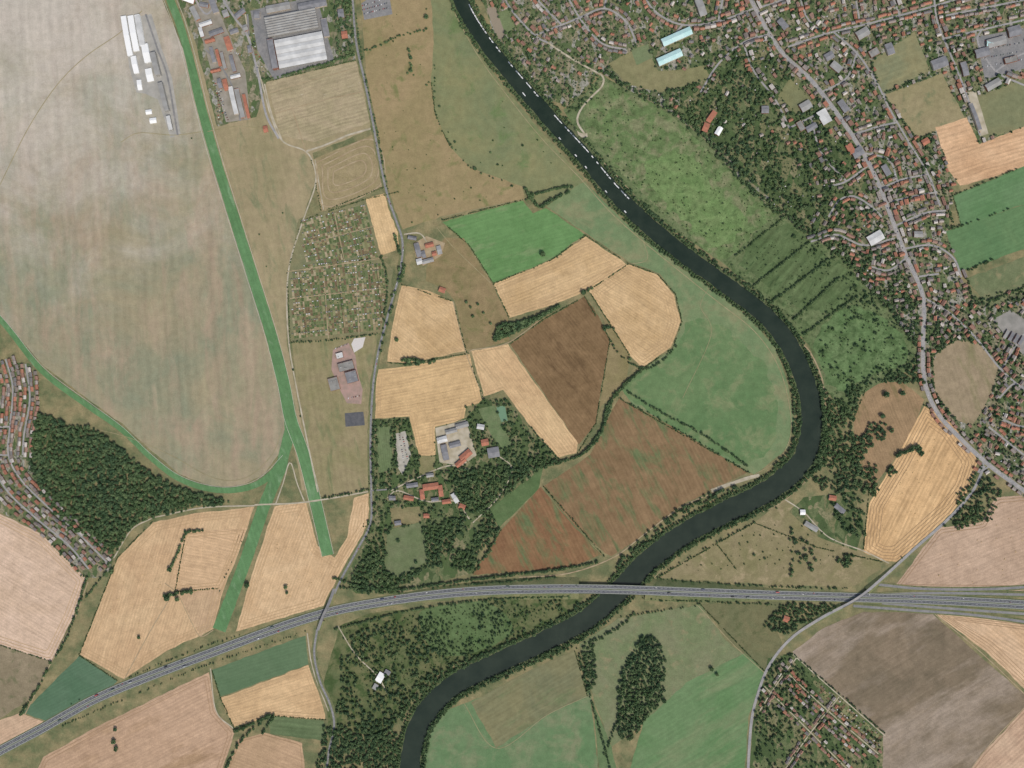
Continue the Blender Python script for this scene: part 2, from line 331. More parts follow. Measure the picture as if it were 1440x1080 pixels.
def garden_mat(name,cs,scale=1/13):
    g=N(name); p=g.pos()
    mp=g.n('ShaderNodeMapping'); g.l(p,mp.inputs[0]); mp.inputs['Rotation'].default_value=(0,0,0.5); mp.inputs['Scale'].default_value=(1,0.55,1)
    v=g.n('ShaderNodeTexVoronoi',distance='CHEBYCHEV'); v.inputs['Scale'].default_value=scale; g.l(mp.outputs[0],v.inputs['Vector'])
    sx=g.n('ShaderNodeSeparateColor'); g.l(v.outputs['Color'],sx.inputs[0])
    r=g.n('ShaderNodeValToRGB'); r.color_ramp.interpolation='CONSTANT'; e=r.color_ramp.elements
    while len(e)<len(cs): e.new(0.5)
    for i,c in enumerate(cs): e[i].position=i/len(cs); e[i].color=C(c)
    g.l(sx.outputs[0],r.inputs[0])
    col=g.mix(g.rng(g.noise(p,1/9,5,0.7),0.46,0.6,0,0.75),r.outputs[0],C((76,92,52)))
    col=g.scale(col,g.rng(g.noise(p,1/3,3,0.7),0.25,0.75,0.7,1.3))
    return g.diffuse(col)
gard=garden_mat('gardens',[(98,112,66),(120,120,84),(86,104,58),(142,132,106),(106,108,76),(78,100,54),(130,122,94),(150,146,134)])
gard2=garden_mat('leafy_gardens',[(80,100,54),(100,112,66),(66,88,46),(116,114,78),(74,98,50),(130,124,90)],1/18)
town=[(655,-60),(1510,-60),(1510,175),(1380,200),(1340,262),(1335,320),(1345,385),(1375,420),(1440,400),(1510,400),(1510,720),(1440,700),(1380,640),(1310,560),(1290,490),(1255,440),(1215,400),(1185,362),(1130,325),(1075,285),(1025,235),(985,190),(930,150),(880,125),(845,100),(800,150),(770,140),(735,105),(700,60)]
park=[(985,80),(1075,70),(1130,120),(1175,200),(1195,270),(1150,335),(1100,300),(1050,250),(1005,205),(960,165),(940,130)]
field('garden_ground',gard,town)
field('leafy_garden_ground',gard2,[(985,80),(1075,70),(1140,130),(1190,200),(1215,260),(1205,330),(1165,345),(1120,310),(1050,250),(1010,205),(960,165),(960,120)],smooth=True)
field('village_ground',gard2,[(528,590),(575,590),(590,645),(614,640),(620,600),(655,588),(680,560),(712,560),(745,605),(785,645),(760,660),(690,715),(665,805),(560,835),(500,835),(480,810),(520,745)])
field('hamlet_ground',gard2,[(1130,700),(1200,690),(1215,740),(1205,775),(1150,755),(1110,720)])
field('garden_ground',gard,[(-70,500),(45,512),(58,580),(42,640),(60,700),(160,785),(152,812),(122,812),(60,750),(0,720),(-70,690)])
field('garden_ground',gard,[(265,-60),(500,-60),(495,20),(500,85),(375,115),(360,165),(305,178),(290,120),(275,60),(250,0)])
lowest=[(1080,925),(1115,918),(1180,978),(1242,1032),(1240,1120),(1050,1120),(1060,1010)]
field('garden_ground',gard2,lowest)
def SF(n,mat,pts,**k): field(n,mat,pts,blk=True,**k)
pk=dict(fine=0.12,med=0.16)
SF('pale_field',G('pale_e',(150,132,104),(140,124,96),big=50,fine=0.12,med=.16,c3=(126,118,84),s3=60,d=(3,10),per=14,st=.05),[(1313,502),(1330,486),(1348,478),(1378,484),(1403,516),(1396,548),(1382,578),(1366,598),(1348,592),(1328,572),(1312,546)])
SF('sports_field',G('pitch_a',(120,124,84),(132,126,88),d=(10,-4),per=16,st=0.06,**pk),[(1226,85),(1286,45),(1308,100),(1240,130)])
SF('sports_field',G('pitch_b',(134,126,88),(144,132,96),c3=(114,118,76),**pk),[(1245,133),(1325,103),(1358,168),(1290,195)])
SF('sports_field',G('pitch_c',(128,124,86),(116,120,78),**pk),[(1368,140),(1510,80),(1510,160),(1382,196)])
SF('wheat_field',WH('stubble_t',(200,162,122),(188,148,108),(10,-3),12,0.14),[(1315,180),(1360,165),(1377,203),(1510,150),(1510,215),(1350,262),(1335,240)])
gc=dict(d=(10,-4),per=12,st=0.06,fine=0.12,med=0.12)
SF('green_field',G('e_green_a',(80,124,68),(92,130,78),**gc),[(1340,275),(1510,205),(1510,262),(1352,318)])
SF('green_field',G('e_green_b',(82,122,70),(92,128,74),**gc),[(1330,325),(1510,264),(1510,325),(1350,382)])
field('rough_field',G('e_rough',(114,120,78),(98,112,68),c3=(130,124,88),s3=30),[(1358,392),(1510,335),(1510,395),(1440,410),(1390,432)])
SF('playing_field',G('pitch_d',(130,124,86),(118,118,78),**pk),[(855,90),(905,62),(925,100),(960,98),(990,92),(1000,110),(930,130),(880,118)])
SF('grass_pitch',G('pitch_e',(102,122,74),(112,124,80),**pk),[(888,70),(912,62),(918,82),(895,92)])
SF('playing_field',G('pitch_f',(124,122,80),(112,116,74),**pk),[(1110,110),(1140,140),(1120,160),(1095,135)])
SF('paved_yard',plain_mat('yard_paving',(146,142,134),0.15,1/6,(126,124,116)),[(1395,450),(1420,436),(1460,460),(1480,500),(1440,500)])

# racecourse turf tracks
tk=ground_mat('irrigated_turf',(88,136,78),(80,126,70),c3=(104,142,92),s3=20,d=(1,3),per=14,st=0.07,fine=0.12,med=0.12)
home=[(222,-60),(236,-10),(252,32),(266,80),(283,150),(303,222),(329,305),(356,390),(381,470),(399,540),(409,590),(427,640),(445,712),(461,781)]
ribbon('racecourse_straight',home,[10,11,11,13,13,14,15,15,15,17,18,17,16,16],0.530,tk,block=2.5,wob=.06)
ribbon('racecourse_bend',[(406,585),(406,620),(392,655),(365,679),(330,689),(292,687),(250,672),(212,643),(170,603),(120,568),(58,520),(0,449),(-70,388)],[13,12,9,8,8,8,8,8,8,8,8,8,8],0.535,tk,block=2.5,wob=.06)
ribbon('racecourse_chute',[(408,598),(396,655),(370,715),(345,790),(308,886)],[12,17,17,17,19],0.540,tk,block=2.5,smooth=False,wob=.06)
rail=plain_mat('white_rail',(196,192,178),0.1)
for off in (-8.6,8.6): ribbon('running_rail',home,0.35,1.1,rail,off=off)
ribbon('running_rail',[(398,640),(365,672),(330,684),(292,682),(250,667),(212,638),(172,600),(122,563),(60,515),(0,443),(-70,382)],0.35,1.1,rail)
ribbon('worn_path',[(398,600),(382,640),(345,672),(300,672),(240,640),(180,615),(120,600)],0.7,0.545,worn)

PZ=[0.550]
def path(p,w=1.2,m=gravel,b=0.5,z=None,nm='footpath'):
    PZ[0]+=0.0003
    return ribbon(nm,p,w,PZ[0] if z is None else z,m,block=b,wob=0.3)
path([(345,20),(352,60),(368,115),(380,160),(397,198),(430,213),(442,235),(443,262),(428,305),(410,360),(404,400),(404,450),(408,495),(417,545),(430,610),(447,692)],2.0)
path([(430,213),(460,203),(490,190),(525,180)],2.6)
path([(397,198),(382,160),(372,118)],1.8,gravel)
path([(443,225),(455,295)],1.4)
path([(410,150),(430,213)],1.4,dirt)
path([(380,130),(440,112),(505,95)],1.0,dirt,0); path([(385,160),(450,142),(515,128)],1.0,dirt,0)
for k in (6,13,20,27): 
    ip=[tuple(a) for a in inset(ringf,k)]; path(ip+[ip[0]],1.7,dirt,0)
path([(0,260),(40,180),(80,120),(120,80),(170,45),(200,15)],1.0,worn,0)
path([(170,200),(195,187),(245,190),(285,185)],0.9,worn,0)
path([(292,185),(330,178),(372,180)],0.9,worn,0)
path([(358,710),(430,706),(525,690)],2.2,gravel,1)
path([(215,728),(285,714),(358,711)],1.8,gravel,1)
path([(160,785),(185,745),(215,728)],1.6,gravel)
path([(124,818),(104,872),(72,932),(35,1005)],1.4,dirt)
path([(388,708),(398,680),(408,650),(418,680),(428,705)],1.6,gravel)
path([(300,886),(282,895),(268,872),(250,836),(232,820)],1.0,dirt)
path([(175,955),(210,890),(240,840)],1.2,dirt)
path([(296,940),(304,1000),(328,1024)],1.6,gravel)
path([(432,890),(440,940),(462,1000)],1.6,gravel)
path([(614,320),(640,350),(690,398)],0.8,worn); path([(565,330),(590,328),(600,340)],1.8)
path([(637,424),(655,495),(663,492),(712,483),(760,450)],1.2,dirt)
path([(655,497),(680,560)],1.2,dirt)
path([(884,372),(910,365),(905,340)],0.8,worn)
path([(640,20),(672,78),(712,133),(762,195),(815,250),(860,300),(905,340),(960,385),(1010,425),(1060,465),(1092,510),(1108,560),(1112,610),(1095,645),(1060,668)],1.0,worn,0)
path([(622,305),(680,292),(738,280)],0.8,worn)
path([(960,560),(1000,470),(985,430),(1000,400)],0.6,worn,0)
path([(764,684),(800,731),(850,782)],0.9,verge,0)
path([(1058,668),(1000,694),(955,715),(905,752),(862,784),(800,806),(730,812)],1.6,dirt)
path([(1000,690),(1040,676),(1068,668)],5,gravel,1)
path([(770,60),(800,80),(830,97),(848,108),(846,122),(830,138),(816,155),(812,172),(822,188)],2.6)
path([(803,180),(815,190),(826,190)],6,gravel,1)
path([(820,200),(865,245),(905,290)],1.4,dirt); path([(905,290),(960,340),(1010,375),(1070,425),(1110,465),(1140,500),(1152,545)],0.9,worn)
path([(1112,480),(1135,490),(1155,530),(1162,580)],2.0,dirt)
path([(1162,580),(1160,640),(1130,680),(1090,712),(1030,735),(960,772),(920,812)],0.9,dirt)
path([(1100,700),(1130,720),(1165,755),(1215,775),(1250,792)],1.6)
path([(980,850),(1030,905),(1075,946)],0.9,worn); path([(828,978),(770,1005),(698,1052),(650,985)],0.8,worn,0)
path([(1313,862),(1380,918),(1450,985)],1.2,dirt)
path([(1450,985),(1385,1055),(1340,1120)],1.2,dirt)
path([(1115,920),(1180,978),(1245,1035)],1.4,gravel)

# ---------------- RIVER ----------------
riv=[(628,-60),(642,-15),(660,25),(692,72),(735,123),(780,175),(820,218),(862,268),(908,314),(958,355),(1010,393),(1060,430),(1098,468),(1124,515),(1140,568),(1138,620),(1122,655),(1080,690),(1020,720),(960,752),(910,790),(868,833),(822,872),(762,903),(700,932),(640,962),(602,998),(582,1040),(572,1120)]
rw=[20,20,20,21,22,22,22,23,23,23,23,24,25,27,29,30,30,30,29,29,29,28,28,28,28,28,28,28,28]
bank=ground_mat('river_bank',(72,92,50),(94,102,64),c3=(128,116,84),s3=14,t3=(0.55,0.68),fine=0.2)
ribbon('riverbank',riv,[w+9 for w in rw],0.575,bank,wob=0.35)
g=N('river_water'); p=g.pos()
b=g.n('ShaderNodeBsdfPrincipled')
col=g.mix(g.rng(g.noise(p,1/60,4,0.6),0.35,0.65,0,1),C((30,46,34)),C((42,56,42)))
g.l(col,b.inputs['Base Color']); b.inputs['Roughness'].default_value=0.12; b.inputs['IOR'].default_value=1.3
bp=g.n('ShaderNodeBump'); bp.inputs['Strength'].default_value=0.25; bp.inputs['Distance'].default_value=0.2
g.l(g.noise(p,1/4,3),bp.inputs['Height']); g.l(bp.outputs[0],b.inputs['Normal'])
g.l(b.outputs[0],g.out.inputs[0]); water=g.m
ribbon('river',riv,rw,0.60,water,block=0.4,wob=0.16)

# ---------------- ROADS ----------------
allst=[]
RZ=[0.640]
def road(p,w=3.4,m=asph,nm='road',line=False,z=None):
    RZ[0]+=0.0004
    if z is None: z=RZ[0]
    o=ribbon(nm,p,w,z,m,block=0.6)
    q=resample(p,3); t=np.gradient(q,axis=0); 
    for a,b in zip(q,t): allst.append((a[0],a[1],math.atan2(-b[1],b[0])))
    if line:
        q=resample(p,2); nn=normals(q); vs=[];fs=[]
        for i in range(0,len(q)-1,3):
            t=q[i+1]-q[i]; k=len(vs)
            for a in (q[i]-nn[i]*0.06,q[i]+nn[i]*0.06,q[i]+t+nn[i]*0.06,q[i]+t-nn[i]*0.06): X,Y=W(*a); vs.append((X,Y,z+0.01))
            fs.append((k,k+1,k+2,k+3))
        obj('centre_line',vs,fs,white,parent=o)
    return o
def vroad(p,w,wv=None,**k):
    ribbon('road_verge',p,wv or w+5,0.62,verge,wob=0.4); return road(p,w,**k)
bish=[(492,-60),(496,0),(501,60),(513,115),(524,170),(534,225),(545,275),(557,310),(566,340),(563,380),(552,420),(541,460),(531,500),(524,550),(521,620),(522,690),(521,735),(503,772),(482,810),(470,835)]
vroad(bish,3.0,line=True)
vroad([(446,885),(442,920),(450,958),(464,990),(470,1020),(462,1060),(455,1120)],3.0,line=True)
fulf=[(1035,-60),(1050,-15),(1064,15),(1082,48),(1105,80),(1138,110),(1170,150),(1198,190),(1222,230),(1238,265),(1255,310),(1275,362),(1298,418),(1298,480),(1300,535),(1318,580),(1352,618),(1392,655),(1440,690),(1510,740)]
ribbon('pavement',fulf,6.4,0.670,plain_mat('paving_slabs',(150,144,134),0.12))
road(fulf,4.8,townroad,line=True,nm='main_road',z=0.680)
streets=[[(1108,66),(1160,48),(1210,36),(1265,22),(1335,2),(1400,-20)],
[(1172,45),(1205,75),(1232,115),(1252,155),(1278,200),(1305,245),(1322,290)],
[(1312,-20),(1318,30),(1338,80),(1358,130),(1378,190)],
[(1325,55),(1380,42),(1440,28),(1510,10)],[(1330,22),(1400,8),(1510,-15)],
[(1298,418),(1335,440),(1372,475),(1408,520),(1450,555),(1510,590)],
[(1408,520),(1440,470),(1510,400)],[(1390,600),(1415,620),(1440,640)],
[(1165,305),(1180,282),(1200,276),(1222,288),(1240,305)],[(1140,340),(1175,330),(1215,345),(1258,335)],
[(1222,232),(1190,255),(1165,262)],[(1170,150),(1140,165),(1110,180)],[(1198,190),(1235,178),(1262,172)],
[(1238,265),(1270,252),(1305,245)],[(1258,318),(1300,300),(1330,296)],[(1270,350),(1310,345),(1340,362),(1352,390)],
[(1064,12),(1100,0),(1150,-20)],[(1120,-20),(1135,25),(1160,48)],[(1200,-20),(1210,36)],[(1265,22),(1250,-20)],
[(790,-20),(815,25),(845,60),(880,70)],[(815,25),(850,12),(880,30),(895,60)],[(850,12),(855,-20)],
[(900,-20),(920,15),(960,35),(1010,30),(1060,12)],[(700,-20),(720,15),(752,50),(770,60)],[(752,50),(790,35),(815,25)],
[(740,-20),(765,10),(790,35)],[(1082,48),(1045,60),(1010,90),(985,130)],[(1045,60),(1060,100),(1090,140),(1110,180)],
[(1440,120),(1400,100),(1375,60),(1380,42)],[(1510,60),(1440,75),(1400,100)],[(960,35),(930,70)],
[(1010,30),(1020,-20)],[(1392,655),(1375,665),(1385,650)],[(1440,690),(1470,640),(1510,620)],
[(1215,215),(1250,225),(1262,255)],[(1245,285),(1290,275),(1318,270)],[(1275,362),(1250,380),(1225,375)],[(1285,390),(1320,385)],[(1155,130),(1190,110),(1205,75)],[(1140,165),(1155,215),(1190,255)],[(1405,560),(1425,540),(1440,545)],[(1410,590),(1440,600),(1480,590)]]
for s in streets: road(s,2.6,townroad)
west=[[(8,505),(18,545),(14,600),(12,640),(30,675),(70,715),(112,752),(155,795)],[(36,512),(42,560),(34,610),(32,640)],
[(-20,640),(10,690),(50,728),(95,765),(125,800)],[(-60,590),(-20,600),(14,600)],[(-60,690),(-30,650),(-20,640),(12,640)],[(-40,500),(-30,550),(-20,600)]]
for s in west: road(s,2.4,townroad)
road([(322,-60),(312,-10),(330,25),(348,50),(362,100),(374,160),(392,195)],3,townroad)
road([(265,-20),(290,20),(310,-10)],2.8,townroad); road([(348,20),(350,50)],2.4)
road([(290,70),(312,95),(330,130),(338,170)],2.2)
road([(545,700),(560,690),(600,705),(640,705),(660,730)],1.8,m=gravel); road([(521,690),(548,688)],2)
road([(550,690),(580,675),(630,655),(660,660)],1.8,m=gravel)
road([(665,735),(700,700),(720,660),(700,640)],1.6,m=gravel)
lanes=[[(1095,935),(1165,1000),(1235,1060)],[(1075,965),(1140,1030),(1200,1090)],[(1120,925),(1090,965),(1068,1000)],[(1180,980),(1140,1030),(1105,1080)]]
for p in lanes: road(p,1.4,m=gravel)
road([(1380,660),(1384,640)],2.2)
road([(475,880),(500,920),(530,950),(545,975)],1.6,m=gravel)
road([(205,20),(222,70),(236,110),(250,190)],2.6)

def causeway(name,p,w,zf,bridge,m,slope=1.8,lines=(),edge=verge,blk=1):
    q=resample(p,3); nn=normals(q); n=len(q); vs=[];fs=[];mi=[]
    e=bpy.data.objects.new(name,None); root.objects.link(e)
    Z=[zf(a) for a in q]; B=[bridge(a) for a in q]
    for i in range(n):
        hw=w/2
        for off,z in ((-hw-Z[i]*slope/S,0),(-hw,Z[i]),(hw,Z[i]),(hw+Z[i]*slope/S,0)):
            a=q[i]+nn[i]*off; X,Y=W(*a); vs.append((X,Y,z))
        for off in (-hw,hw):
            a=q[i]+nn[i]*off; X,Y=W(*a); vs.append((X,Y,Z[i]-1.6))
        for off in (-hw,hw):
            a=q[i]+nn[i]*off; X,Y=W(*a); vs.append((X,Y,Z[i]+1.0))
    for i in range(n-1):
        a=8*i;b=a+8
        fs.append((a+1,a+2,b+2,b+1)); mi.append(0)
        if B[i]:
            fs+= [(a+1,b+1,b+4,a+4),(a+2,a+5,b+5,b+2),(a+4,b+4,b+5,a+5),(a+1,a+6,b+6,b+1),(a+2,b+2,b+7,a+7)]; mi+=[2]*5
        else:
            fs+=[(a,a+1,b+1,b),(a+2,a+3,b+3,b+2)]; mi+=[1]*2
    obj('roadway',vs,fs,[m,edge,concrete],mi,parent=e)
    for i in range(n): stamp(hard,q[i,0],q[i,1],w/2+blk)
    for off,wd,mt,dz,dash in lines:
        vs=[];fs=[]
        for i in range(n-1):
            if dash and i%2: continue
            k=len(vs)
            for j,sg in ((i,-1),(i,1),(i+1,1),(i+1,-1)):
                a=q[j]+nn[j]*(off+sg*wd/2); X,Y=W(*a); vs.append((X,Y,Z[j]+dz))
            fs.append((k,k+1,k+2,k+3))
        obj('lane_marking' if wd<1 else 'carriageway',vs,fs,mt,parent=e)
    idx=[i for i in range(n) if B[i]]
    for i in idx[::5]:
        for off in (-w*0.3,w*0.3):
            a=q[i]+nn[i]*off; X,Y=W(*a); r=1.0
            V=[(X+r*math.cos(t),Y+r*math.sin(t),z) for z in (0,Z[i]-1.7) for t in [k*math.pi/4 for k in range(8)]]
            obj('bridge_pier',V,[(k,(k+1)%8,8+(k+1)%8,8+k) for k in range(8)],concrete,parent=e)
    return e,q,nn,Z
a64=[(-70,1095),(0,1056),(60,1024),(130,985),(200,955),(300,917),(400,880),(470,859),(540,846),(620,835),(700,829),(800,827),(900,829),(1000,833),(1100,837),(1200,840),(1300,843),(1400,848),(1510,855)]
def za(a): return 1.0+8*max(0,min(1,(a[0]-560)/180))*max(0,min(1,(1130-a[0])/180))
lines=[(3.4,4.6,asphd,0.02,False),(-3.4,4.6,asphd,0.02,False)]
for o in (1.25,5.55,-1.25,-5.55): lines.append((o,0.2,white,0.04,False))
for o in (3.4,-3.4): lines.append((o,0.13,white,0.04,True))
_,qa,na,ZA=causeway('dual_carriageway',a64,13.4,za,lambda a:812<a[0]<905,plain_mat('hard_shoulder',(116,120,104),0.1,1/6,(100,108,82)),2.2,lines,blk=2)
def zb(cx,cy): return lambda a:0.7+7.2*max(0,1-max(0,math.hypot(a[0]-cx,a[1]-cy)-14)/85)
causeway('road_overbridge',[(470,828),(463,848),(455,866),(447,886)],4,lambda a:0.7+7.2*max(0,1-max(0,math.hypot(a[0]-458,a[1]-860)-12)/22),lambda a:abs(a[1]-859)<11,asph,1.0)
causeway('road_overbridge',[(1384,655),(1368,690),(1335,728),(1290,768),(1245,808),(1205,840),(1155,868),(1112,898),(1082,935),(1066,975),(1056,1020),(1050,1120)],3.8,zb(1203,841),lambda a:abs(a[1]-841)<11 and a[0]<1240,townroad,1.3)
for p in ([(1235,822),(1300,828),(1400,828),(1510,820)],[(1200,852),(1280,858),(1380,866),(1510,885)],[(1240,836),(1330,834),(1510,838)],[(1240,848),(1340,856),(1510,868)]):
    ribbon('slip_road_verge',p,7,0.69+0.001*(p[0][1]%5),verge); road(p,3.4,nm='slip_road',z=0.71)

# ---------------- BUILDING MESHES ----------------
brick=random_mat('brick_wall',[(150,98,76),(166,118,92),(140,104,84),(188,172,150)])
rooft=random_mat('roof_tiles',[(156,104,82),(128,120,114),(146,110,94),(162,112,88),(114,112,110),(140,130,122),(154,144,134),(140,104,88),(184,176,166),(168,110,86),(122,112,104),(148,116,100)])
redroof=plain_mat('red_clay_tiles',(178,112,86),0.15,1/2,(156,100,80))
slate=plain_mat('slate_roof',(132,132,134),0.12,1/3,(114,114,116))
glass=plain_mat('window_glass',(40,48,56),0.05,1/3,None,0.15)
doorm=plain_mat('painted_door',(230,228,220),0.05)
metal=plain_mat('light_metal_roof',(200,200,196),0.08,1/5,(178,178,174))
gmetal=plain_mat('grey_metal_roof',(152,152,148),0.08,1/5,(136,134,129))
teal=plain_mat('turquoise_roof',(160,206,202),0.06,1/5,(178,214,208))
canvas=plain_mat('white_canvas',(226,226,222),0.04)
felt=plain_mat('flat_roof_felt',(142,140,134),0.1,1/4,(122,120,114))
pinkp=plain_mat('pink_paving',(168,136,124),0.14,1/4,(146,126,112))
def bmesh_building(w,d,h,rh,ridges=1,chim=0,flat=False,win=True):
    V=[];F=[];I=[]
    def box(x0,x1,y0,y1,z0,z1,m,top=None):
        k=len(V); V.extend([(x0,y0,z0),(x1,y0,z0),(x1,y1,z0),(x0,y1,z0),(x0,y0,z1),(x1,y0,z1),(x1,y1,z1),(x0,y1,z1)])
        F.extend([(k,k+1,k+5,k+4),(k+1,k+2,k+6,k+5),(k+2,k+3,k+7,k+6),(k+3,k,k+4,k+7),(k+4,k+5,k+6,k+7)]); I.extend([m]*4+[m if top is None else top])
    hw,hd=w/2,d/2
    box(-hw,hw,-hd,hd,0,h,0,1 if flat else 0)
    if flat:
        t=0.4
        box(-hw,hw,-hd,-hd+t,h+0.01,h+0.7,0);box(-hw,hw,hd-t,hd,h+0.01,h+0.7,0);box(-hw,-hw+t,-hd+t,hd-t,h+0.01,h+0.7,0);box(hw-t,hw,-hd+t,hd-t,h+0.01,h+0.7,0)
        for k in range(max(1,int(w*d/260))):
            x=random.uniform(-hw*.7,hw*.7);y=random.uniform(-hd*.7,hd*.7); s=random.uniform(1,2.2); box(x-s,x+s,y-s,y+s,h+0.01,h+1.5,3,3)
    else:
        o=0.45; dd=d/ridges
        for r in range(ridges):
            y0=-hd+r*dd-(o if r==0 else 0); y1=-hd+(r+1)*dd+(o if r==ridges-1 else 0); ym=(y0+y1)/2
            k=len(V); x0,x1=-hw-o,hw+o
            V.extend([(x0,y0,h-.1),(x1,y0,h-.1),(x1,y1,h-.1),(x0,y1,h-.1),(x0,ym,h+rh),(x1,ym,h+rh)])
            F.extend([(k,k+1,k+5,k+4),(k+2,k+3,k+4,k+5)]); I.extend([1,1])
            F.extend([(k+1,k+2,k+5),(k+3,k,k+4)]); I.extend([0,0])
        for c in range(chim):
            x=-hw*0.8+c*(w*0.8/max(1,chim-1)) if chim>1 else 0
            box(x-.6,x+.6,-.45,.45,h+rh-.8,h+rh+1.1,0)
    if win:
        nx=max(2,int(w/3.4)); fl=max(1,int(h/2.6))
        for f in range(fl):
            for i in range(nx):
                x=-hw+(i+.5)*w/nx; z=0.9+f*2.7
                for y in (-hd-.03,hd+.03):
                    k=len(V); V.extend([(x-.6,y,z),(x+.6,y,z),(x+.6,y,z+1.2),(x-.6,y,z+1.2)]); F.append((k,k+1,k+2,k+3)); I.append(2)
        k=len(V); V.extend([(-.5+w*.22,-hd-.05,0),(.5+w*.22,-hd-.05,0),(.5+w*.22,-hd-.05,2.1),(-.5+w*.22,-hd-.05,2.1)]); F.append((k,k+1,k+2,k+3)); I.append(3)
    return V,F,I
def mesh_of(name,args,mats):
    V,F,I=bmesh_building(**args); me=bpy.data.meshes.new(name); me.from_pydata(V,[],F)
    for m in mats: me.materials.append(m)
    me.polygons.foreach_set('material_index',I); me.update(); return me
HM=[mesh_of('detached_house',dict(w=11,d=8.5,h=5.2,rh=2.8,chim=1),[brick,rooft,glass,doorm]),
    mesh_of('semi_detached_house',dict(w=14,d=8.5,h=5.2,rh=2.6,chim=2),[brick,rooft,glass,doorm]),
    mesh_of('cottage',dict(w=11,d=7,h=3.2,rh=2.4,chim=1),[brick,rooft,glass,doorm]),
    mesh_of('terraced_house',dict(w=26,d=8.5,h=5.4,rh=2.6,chim=4),[brick,rooft,glass,doorm]),
    mesh_of('villa',dict(w=16,d=12,h=6.4,rh=3.6,chim=2),[brick,rooft,glass,doorm])]
house_m=np.zeros((H_,W_),bool)
def put(me,x,y,ang,z=0.3):
    o=bpy.data.objects.new(me.name.split('.')[0],me); X,Y=W(x,y); o.location=(X,Y,z); o.rotation_euler=(0,0,ang); root.objects.link(o); return o
nh=[0]
LEN={0:11,1:14,2:11,3:26,4:16}
def tryhouse(k,x,y,ang,rr=None):
    if not(-40<x<1480 and -40<y<1120): return False
    L=LEN[k]/S; r=L*0.42+0.6 if rr is None else rr
    if not all(free(hard,x+dx,y+dy) for dx in(-1.6,0,1.6) for dy in (-1.6,0,1.6)): return False
    if not all(free(house_m,x+dx,y+dy) for dx in(-r,0,r) for dy in (-r,0,r)): return False
    put(HM[k],x,y,ang); stamp(house_m,x,y,max(2.0,L*0.42)); nh[0]+=1; return True
def houses(p,off=5.5,sp=7,kinds=(0,1),prob=0.9,sides=(-1,1),jit=0.5):
    for sd in sides:
        q=resample(p,1.0); nn=normals(q); i=random.randint(1,4)
        while i<len(q)-1:
            k=random.choice(kinds); L=LEN[k]/S
            a=q[i]+nn[i]*sd*(off+random.uniform(-jit,jit)*2)
            ii=i; i+=int(max(L+1.6,sp+random.uniform(-1,1.5)))
            pr=prob*(0.55 if inpoly(a[0],a[1],park) else 1)
            if random.random()>pr: continue
            tt=np.array([nn[ii,1],-nn[ii,0]])
            ang=math.atan2(-tt[1],tt[0])+random.uniform(-.06,.06)
            if sd<0: ang+=math.pi
            if 4 in kinds: ang+=random.choice([0,0,math.pi/2])
            tryhouse(k,a[0],a[1],ang)
def big(name,x,y,w,d,ang,h=6,rh=3,roof=slate,wall=None,ridges=1,flat=False,chim=0,win=True):
    V,F,I=bmesh_building(w*S,d*S,h,rh,ridges,chim,flat,win)
    a=-math.radians(ang); me=bpy.data.meshes.new(name); me.from_pydata(V,[],F)
    for m in (wall or brick,roof,glass,doorm if not flat else gmetal): me.materials.append(m)
    me.polygons.foreach_set('material_index',I); me.update()
    put(me,x,y,a,0.45)
    ra=math.radians(ang); u=-w/2
    while u<=w/2:
        v=-d/2
        while v<=d/2:
            px,py=x+u*math.cos(ra)-v*math.sin(ra),y+u*math.sin(ra)+v*math.cos(ra)
            stamp(house_m,px,py,2.0); stamp(hard,px,py,1.2); v+=2.5
        u+=2.5
def yard(name,m,pts): field(name,m,pts,jit=0.15,blk=True)
yard('factory_yard',asph,[(352,15),(445,-5),(470,85),(385,112),(362,70)])
big('factory_building',424,72,68,40,-11,11,1.8,metal,concrete,ridges=4)
big('factory_building',411,33,72,28,-11,10,3.2,gmetal,concrete,ridges=8)
big('factory_office',385,78,8,42,-11,14,3,slate)
big('factory_annex',440,8,40,10,-11,8,3,slate); big('factory_annex',392,12,34,10,-11,8,3,gmetal)
big('factory_annex',380,-12,30,10,-11,8,3,slate); big('factory_annex',458,40,8,26,-11,7,2,slate)
yard('stand_apron',plain_mat('stand_concrete',(166,162,152),0.12,1/5,(146,144,136)),[(172,28),(200,22),(213,20),(228,70),(242,110),(254,188),(240,194),(222,140),(205,132),(192,130),(182,95)])
# the long white stand, continuous with stepped roof parts
big('white_stand',180,52,7,56,-10,9,2.5,canvas,canvas,ridges=1); big('white_stand',189,48,8,50,-10,7,2.5,canvas,canvas); big('white_stand',198,44,7,44,-10,9,2.5,metal,canvas)
big('white_stand',191,92,7,24,-12,7,2.5,canvas,canvas); big('white_stand',207,76,9,26,-12,8,2.5,canvas,canvas)
big('marquee',197,120,6,14,-8,4,2,canvas,canvas,win=False); big('marquee',211,106,9,18,-12,4,2,canvas,canvas,win=False)
big('grandstand',221,92,7,32,-14,16,2,gmetal,concrete); big('grandstand',232,138,6,40,-14,14,2,gmetal,concrete); big('grandstand',240,174,5,20,-12,10,2,metal,concrete)
big('marquee',210,158,8,6,-8,4,2,canvas,canvas,win=False); big('marquee',216,170,9,7,-8,4,2,canvas,canvas,win=False)
yard('racecourse_enclosure',plain_mat('enclosure_paving',(150,142,128),0.15,1/5,(130,124,108)),[(266,10),(300,-5),(318,40),(345,100),(352,168),(318,172),(300,110),(286,60)])
